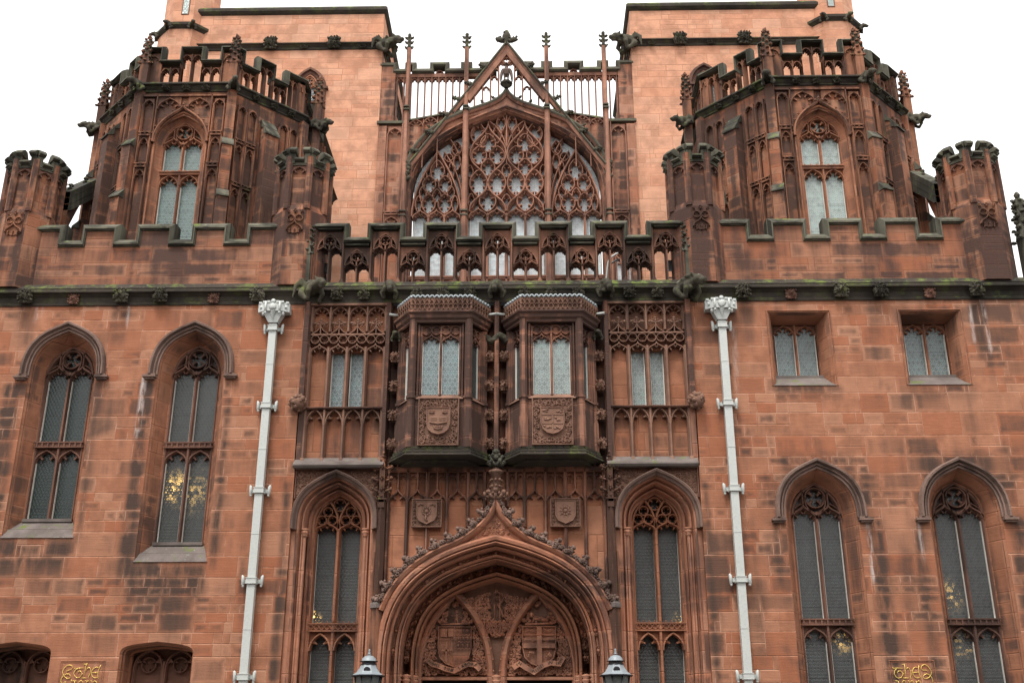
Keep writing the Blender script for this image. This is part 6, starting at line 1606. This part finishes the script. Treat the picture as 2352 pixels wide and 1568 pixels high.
# ================================================================ lantern posts in front of the portal
def lamp(q):
    x, y = 2.015*q, -1.5
    L = empty('street_lamp', (x, y, 0), label='lamp post lantern with pale domed cap, at the %s side of the portal arch' % ('left' if q < 0 else 'right'), cat='street lamp', group='lantern posts flanking the portal')
    p = MB(); p.lathe([(.16, .13), (.16, .25), (.10, .32), (.07, .5), (.05, 1.0), (.045, 2.1), (.07, 2.15), (.05, 2.2), (.10, 2.3)], 0, 0, 12); part('post', p, M_IRON, L)
    c = MB(); c.lathe([(.265, 2.925), (.20, 2.97), (.155, 3.03), (.128, 3.085), (.12, 3.09)], 0, 0, 8, False, pi/8); c.lathe([(.13, 3.145), (.125, 3.15), (.11, 3.19), (.075, 3.225), (.025, 3.24)], 0, 0, 16); part('cap', c, M_LAMP, L)
    k = MB(); k.lathe([(.19, 2.90), (.28, 2.905), (.285, 2.918), (.262, 2.928)], 0, 0, 8, False, pi/8); k.lathe([(.118, 3.085), (.132, 3.09), (.132, 3.10), (.112, 3.102), (.112, 3.135), (.148, 3.14), (.15, 3.148), (.12, 3.15)], 0, 0, 16)
    for j in range(8):
        a = pi/8+j*pi/4; k.tube([(.225*cos(a), .225*sin(a), 2.91), (.15*cos(a), .15*sin(a), 2.32)], .012, 5)
    k.lathe([(.16, 2.30), (.17, 2.33), (.10, 2.36)], 0, 0, 8)
    k.add([(.055*cos(pi*i/8)+0, -.185+.0*i, 3.0+.05*sin(pi*i/8)) for i in range(9)]+[(.055*cos(pi*i/8), -.10, 3.0+.05*sin(pi*i/8)) for i in range(9)], [tuple(range(9)), tuple(range(9, 18))]+[(i, i+1, i+10, i+9) for i in range(8)])
    part('frame', k, M_IRON, L)
    g = MB(); g.lathe([(.215, 2.90), (.145, 2.33)], 0, 0, 8, False, pi/8); part('glass', g, M_LGLASS, L)
    f = MB(); f.lathe([(.02, 3.235), (.015, 3.25), (.035, 3.255), (.035, 3.262), (.015, 3.268), (.022, 3.285), (.012, 3.31), (.018, 3.33), (.0, 3.345)], 0, 0, 10); part('finial', f, M_LAMP, L)
lamp(-1); lamp(1)
# ================================================================ gilded inscriptions cut in framed panels
STROKES = {-1: [[(-7.585,3.086),(-7.589,3.119),(-7.513,3.142),(-7.493,3.176),(-7.513,3.209),(-7.554,3.219),(-7.602,3.205),(-7.646,3.162),(-7.662,3.105),(-7.652,3.071),(-7.615,3.019),(-7.56,2.986),(-7.516,2.995),(-7.509,3.029),(-7.536,3.062),(-7.582,3.069),(-7.628,3.043),(-7.666,2.996),(-7.669,2.948),(-7.653,2.907),(-7.638,2.873)],[(-7.461,3.161),(-7.302,3.167)],[(-7.391,3.161),(-7.437,3.133),(-7.459,3.081),(-7.437,3.033),(-7.392,2.998),(-7.349,3.005),(-7.319,3.042),(-7.321,3.09),(-7.355,3.118),(-7.384,3.109),(-7.393,3.071)],[(-7.32,3.047),(-7.301,3.073)],[(-7.301,3.228),(-7.271,3.233),(-7.258,3.223),(-7.262,3.128),(-7.268,3.0)],[(-7.243,3.247),(-7.252,3.199)],[(-7.308,2.997),(-7.226,2.997)],[(-7.25,3.114),(-7.231,3.161),(-7.198,3.175),(-7.17,3.152),(-7.162,3.09),(-7.183,3.033),(-7.189,3.004),(-7.179,2.981)],[(-6.995,3.218),(-7.013,3.17),(-7.026,3.118),(-7.027,3.056),(-7.018,3.004),(-7.004,2.978)],[(-7.018,3.166),(-7.07,3.182),(-7.117,3.161),(-7.143,3.118),(-7.143,3.066),(-7.117,3.019),(-7.074,2.995),(-7.021,3.009)],[(-7.131,3.085),(-7.031,3.086)],[(-7.489,2.976),(-7.48,2.948),(-7.486,2.891)],[(-7.485,2.95),(-7.39,2.948)],[(-7.417,2.946),(-7.423,2.882)],[(-7.352,2.891),(-7.339,2.938),(-7.312,2.955),(-7.279,2.938),(-7.263,2.891)],[(-7.242,2.957),(-7.216,2.948),(-7.202,2.882)],[(-7.177,2.952),(-7.21,2.938)],[(-7.143,2.957),(-7.116,2.943),(-7.108,2.882)],[(-7.103,2.919),(-7.067,2.95),(-7.035,2.933),(-7.018,2.881)],[(-7.628,2.907),(-7.601,2.929),(-7.561,2.925)]],
  1: [[(6.956,3.164),(6.96,3.138),(7.041,3.146),(7.128,3.14)],[(7.031,3.14),(6.988,3.108),(6.971,3.051),(6.989,3.0),(7.029,2.974),(7.079,2.986),(7.113,3.023),(7.114,3.07),(7.084,3.098),(7.049,3.093),(7.029,3.07),(7.038,3.044)],[(7.115,3.037),(7.132,3.056)],[(7.124,3.208),(7.153,3.206),(7.172,3.215)],[(7.169,3.215),(7.164,3.154),(7.166,3.06),(7.166,2.981)],[(7.112,2.979),(7.216,2.977)],[(7.186,3.121),(7.217,3.154),(7.24,3.14),(7.258,3.093),(7.264,3.051),(7.246,3.004),(7.247,2.971),(7.26,2.96)],[(7.415,3.196),(7.401,3.13),(7.4,3.069),(7.41,2.999),(7.428,2.948)],[(7.404,3.154),(7.354,3.161),(7.318,3.145),(7.293,3.102),(7.295,3.046),(7.313,2.999),(7.354,2.976),(7.409,2.99)],[(7.293,3.07),(7.396,3.074)],[(7.553,3.088),(7.536,3.109),(7.473,3.109),(7.45,3.135),(7.458,3.173),(7.49,3.198),(7.529,3.201),(7.569,3.172),(7.606,3.121),(7.618,3.069),(7.603,3.027),(7.569,2.99),(7.522,2.966),(7.479,2.971),(7.463,2.999),(7.492,3.032),(7.533,3.048),(7.574,3.032),(7.612,2.99),(7.621,2.934),(7.606,2.873)],[(6.973,2.93),(7.024,2.93)],[(7.024,2.93),(7.025,2.865)],[(7.079,2.874),(7.095,2.92),(7.121,2.937),(7.149,2.925),(7.152,2.874)],[(7.194,2.937),(7.221,2.92),(7.218,2.864)],[(7.224,2.911),(7.261,2.934),(7.284,2.92),(7.286,2.864)],[(7.333,2.929),(7.339,2.864)],[(7.345,2.906),(7.377,2.934),(7.404,2.915),(7.407,2.864)]]}
for q in (-1, 1):
    x0, x1 = (-7.72, -6.93) if q < 0 else (6.91, 7.69)
    I = empty('inscription', ((x0+x1)/2, 0, 2.2), label='gilded uncial lettering reading The John, in the framed panel low on the %s wall' % ('left' if q < 0 else 'right'), cat='inscription', group='gilded inscriptions low on the front')
    cx = (x0+x1)/2
    f = MB(); zt = 3.285 if q < 0 else 3.27
    f.rib([(x0-cx, 1.2-2.2), (x0-cx, zt-2.2), (x1-cx, zt-2.2), (x1-cx, 1.2-2.2)], .016, -.010, .006); f.rib([(x0-cx+.03, 1.2-2.2), (x0-cx+.03, zt-2.225), (x1-cx-.03, zt-2.225), (x1-cx-.03, 1.2-2.2)], .008, -.007, .006)
    part('panel_frame', f, M_WALLM, I)
    g = MB()
    for st in STROKES[q]:
        pts = [(x-cx, -.012, z-2.2) for x, z in st]
        n = len(pts); g.tube(pts, [.0062 if (n == 2 or 0 < i < n-1) else .004 for i in range(n)], 6)
    part('lettering', g, M_GOLD, I)
# ================================================================ floodlights and rail on the terrace
for q in (-1, 1):
    F = empty('floodlight', (3.60*q, .55, 10.45), label='small black floodlight on a bracket behind the %s end of the balustrade' % ('left' if q < 0 else 'right'), cat='floodlight', group='floodlights behind the balustrade')
    b = MB(); b.box(-.10, .10, -.08, .06, .62, .78); b.box(-.11, .11, -.1, -.06, .60, .80); part('housing', b, M_IRON, F)
    s = MB(); s.tube([(.02, .1, 0), (.02, .1, .5), (0, 0, .66)], .016, 6); s.box(-.13, -.115, -.05, .05, .45, .72); s.box(.115, .13, -.05, .05, .45, .72); s.box(-.13, .13, -.02, .02, .44, .46); part('bracket', s, M_IRON, F)
H = empty('handrail', (2.35, 1.0, 10.45), label='bent steel handrail on the terrace seen through the balustrade right of centre', cat='handrail')
for k, y in enumerate((0, .35)):
    s = MB(); s.tube([(-.14, y, 0), (-.10, y, .55), (-.04, y, 1.0), (.0, y, 1.12), (.14, y, 1.22), (.24, y, 1.26)], .02, 8); part('rail', s, M_IRON if k else M_PIPE, H)

# ================================================================ terrace of buildings across the street (shades and is mirrored by the lower front)
OB = empty('street_building', (0, -27, 0), label='plain brick street building opposite the library, behind the viewpoint', cat='building')
mb = MB(); mb.box(-45, 45, -10, 0, 0, 12.5); mb.box(-45, 45, 0, .3, 12.1, 12.5); part('wall', mb, M_WALLM, OB)
wn = MB()
for i in range(30):
    for j in range(4): wn.box(-44+3*i, -42.6+3*i, 0, .03, .9+2.9*j, 2.6+2.9*j)
part('window', wn, M_LGLASS, OB)
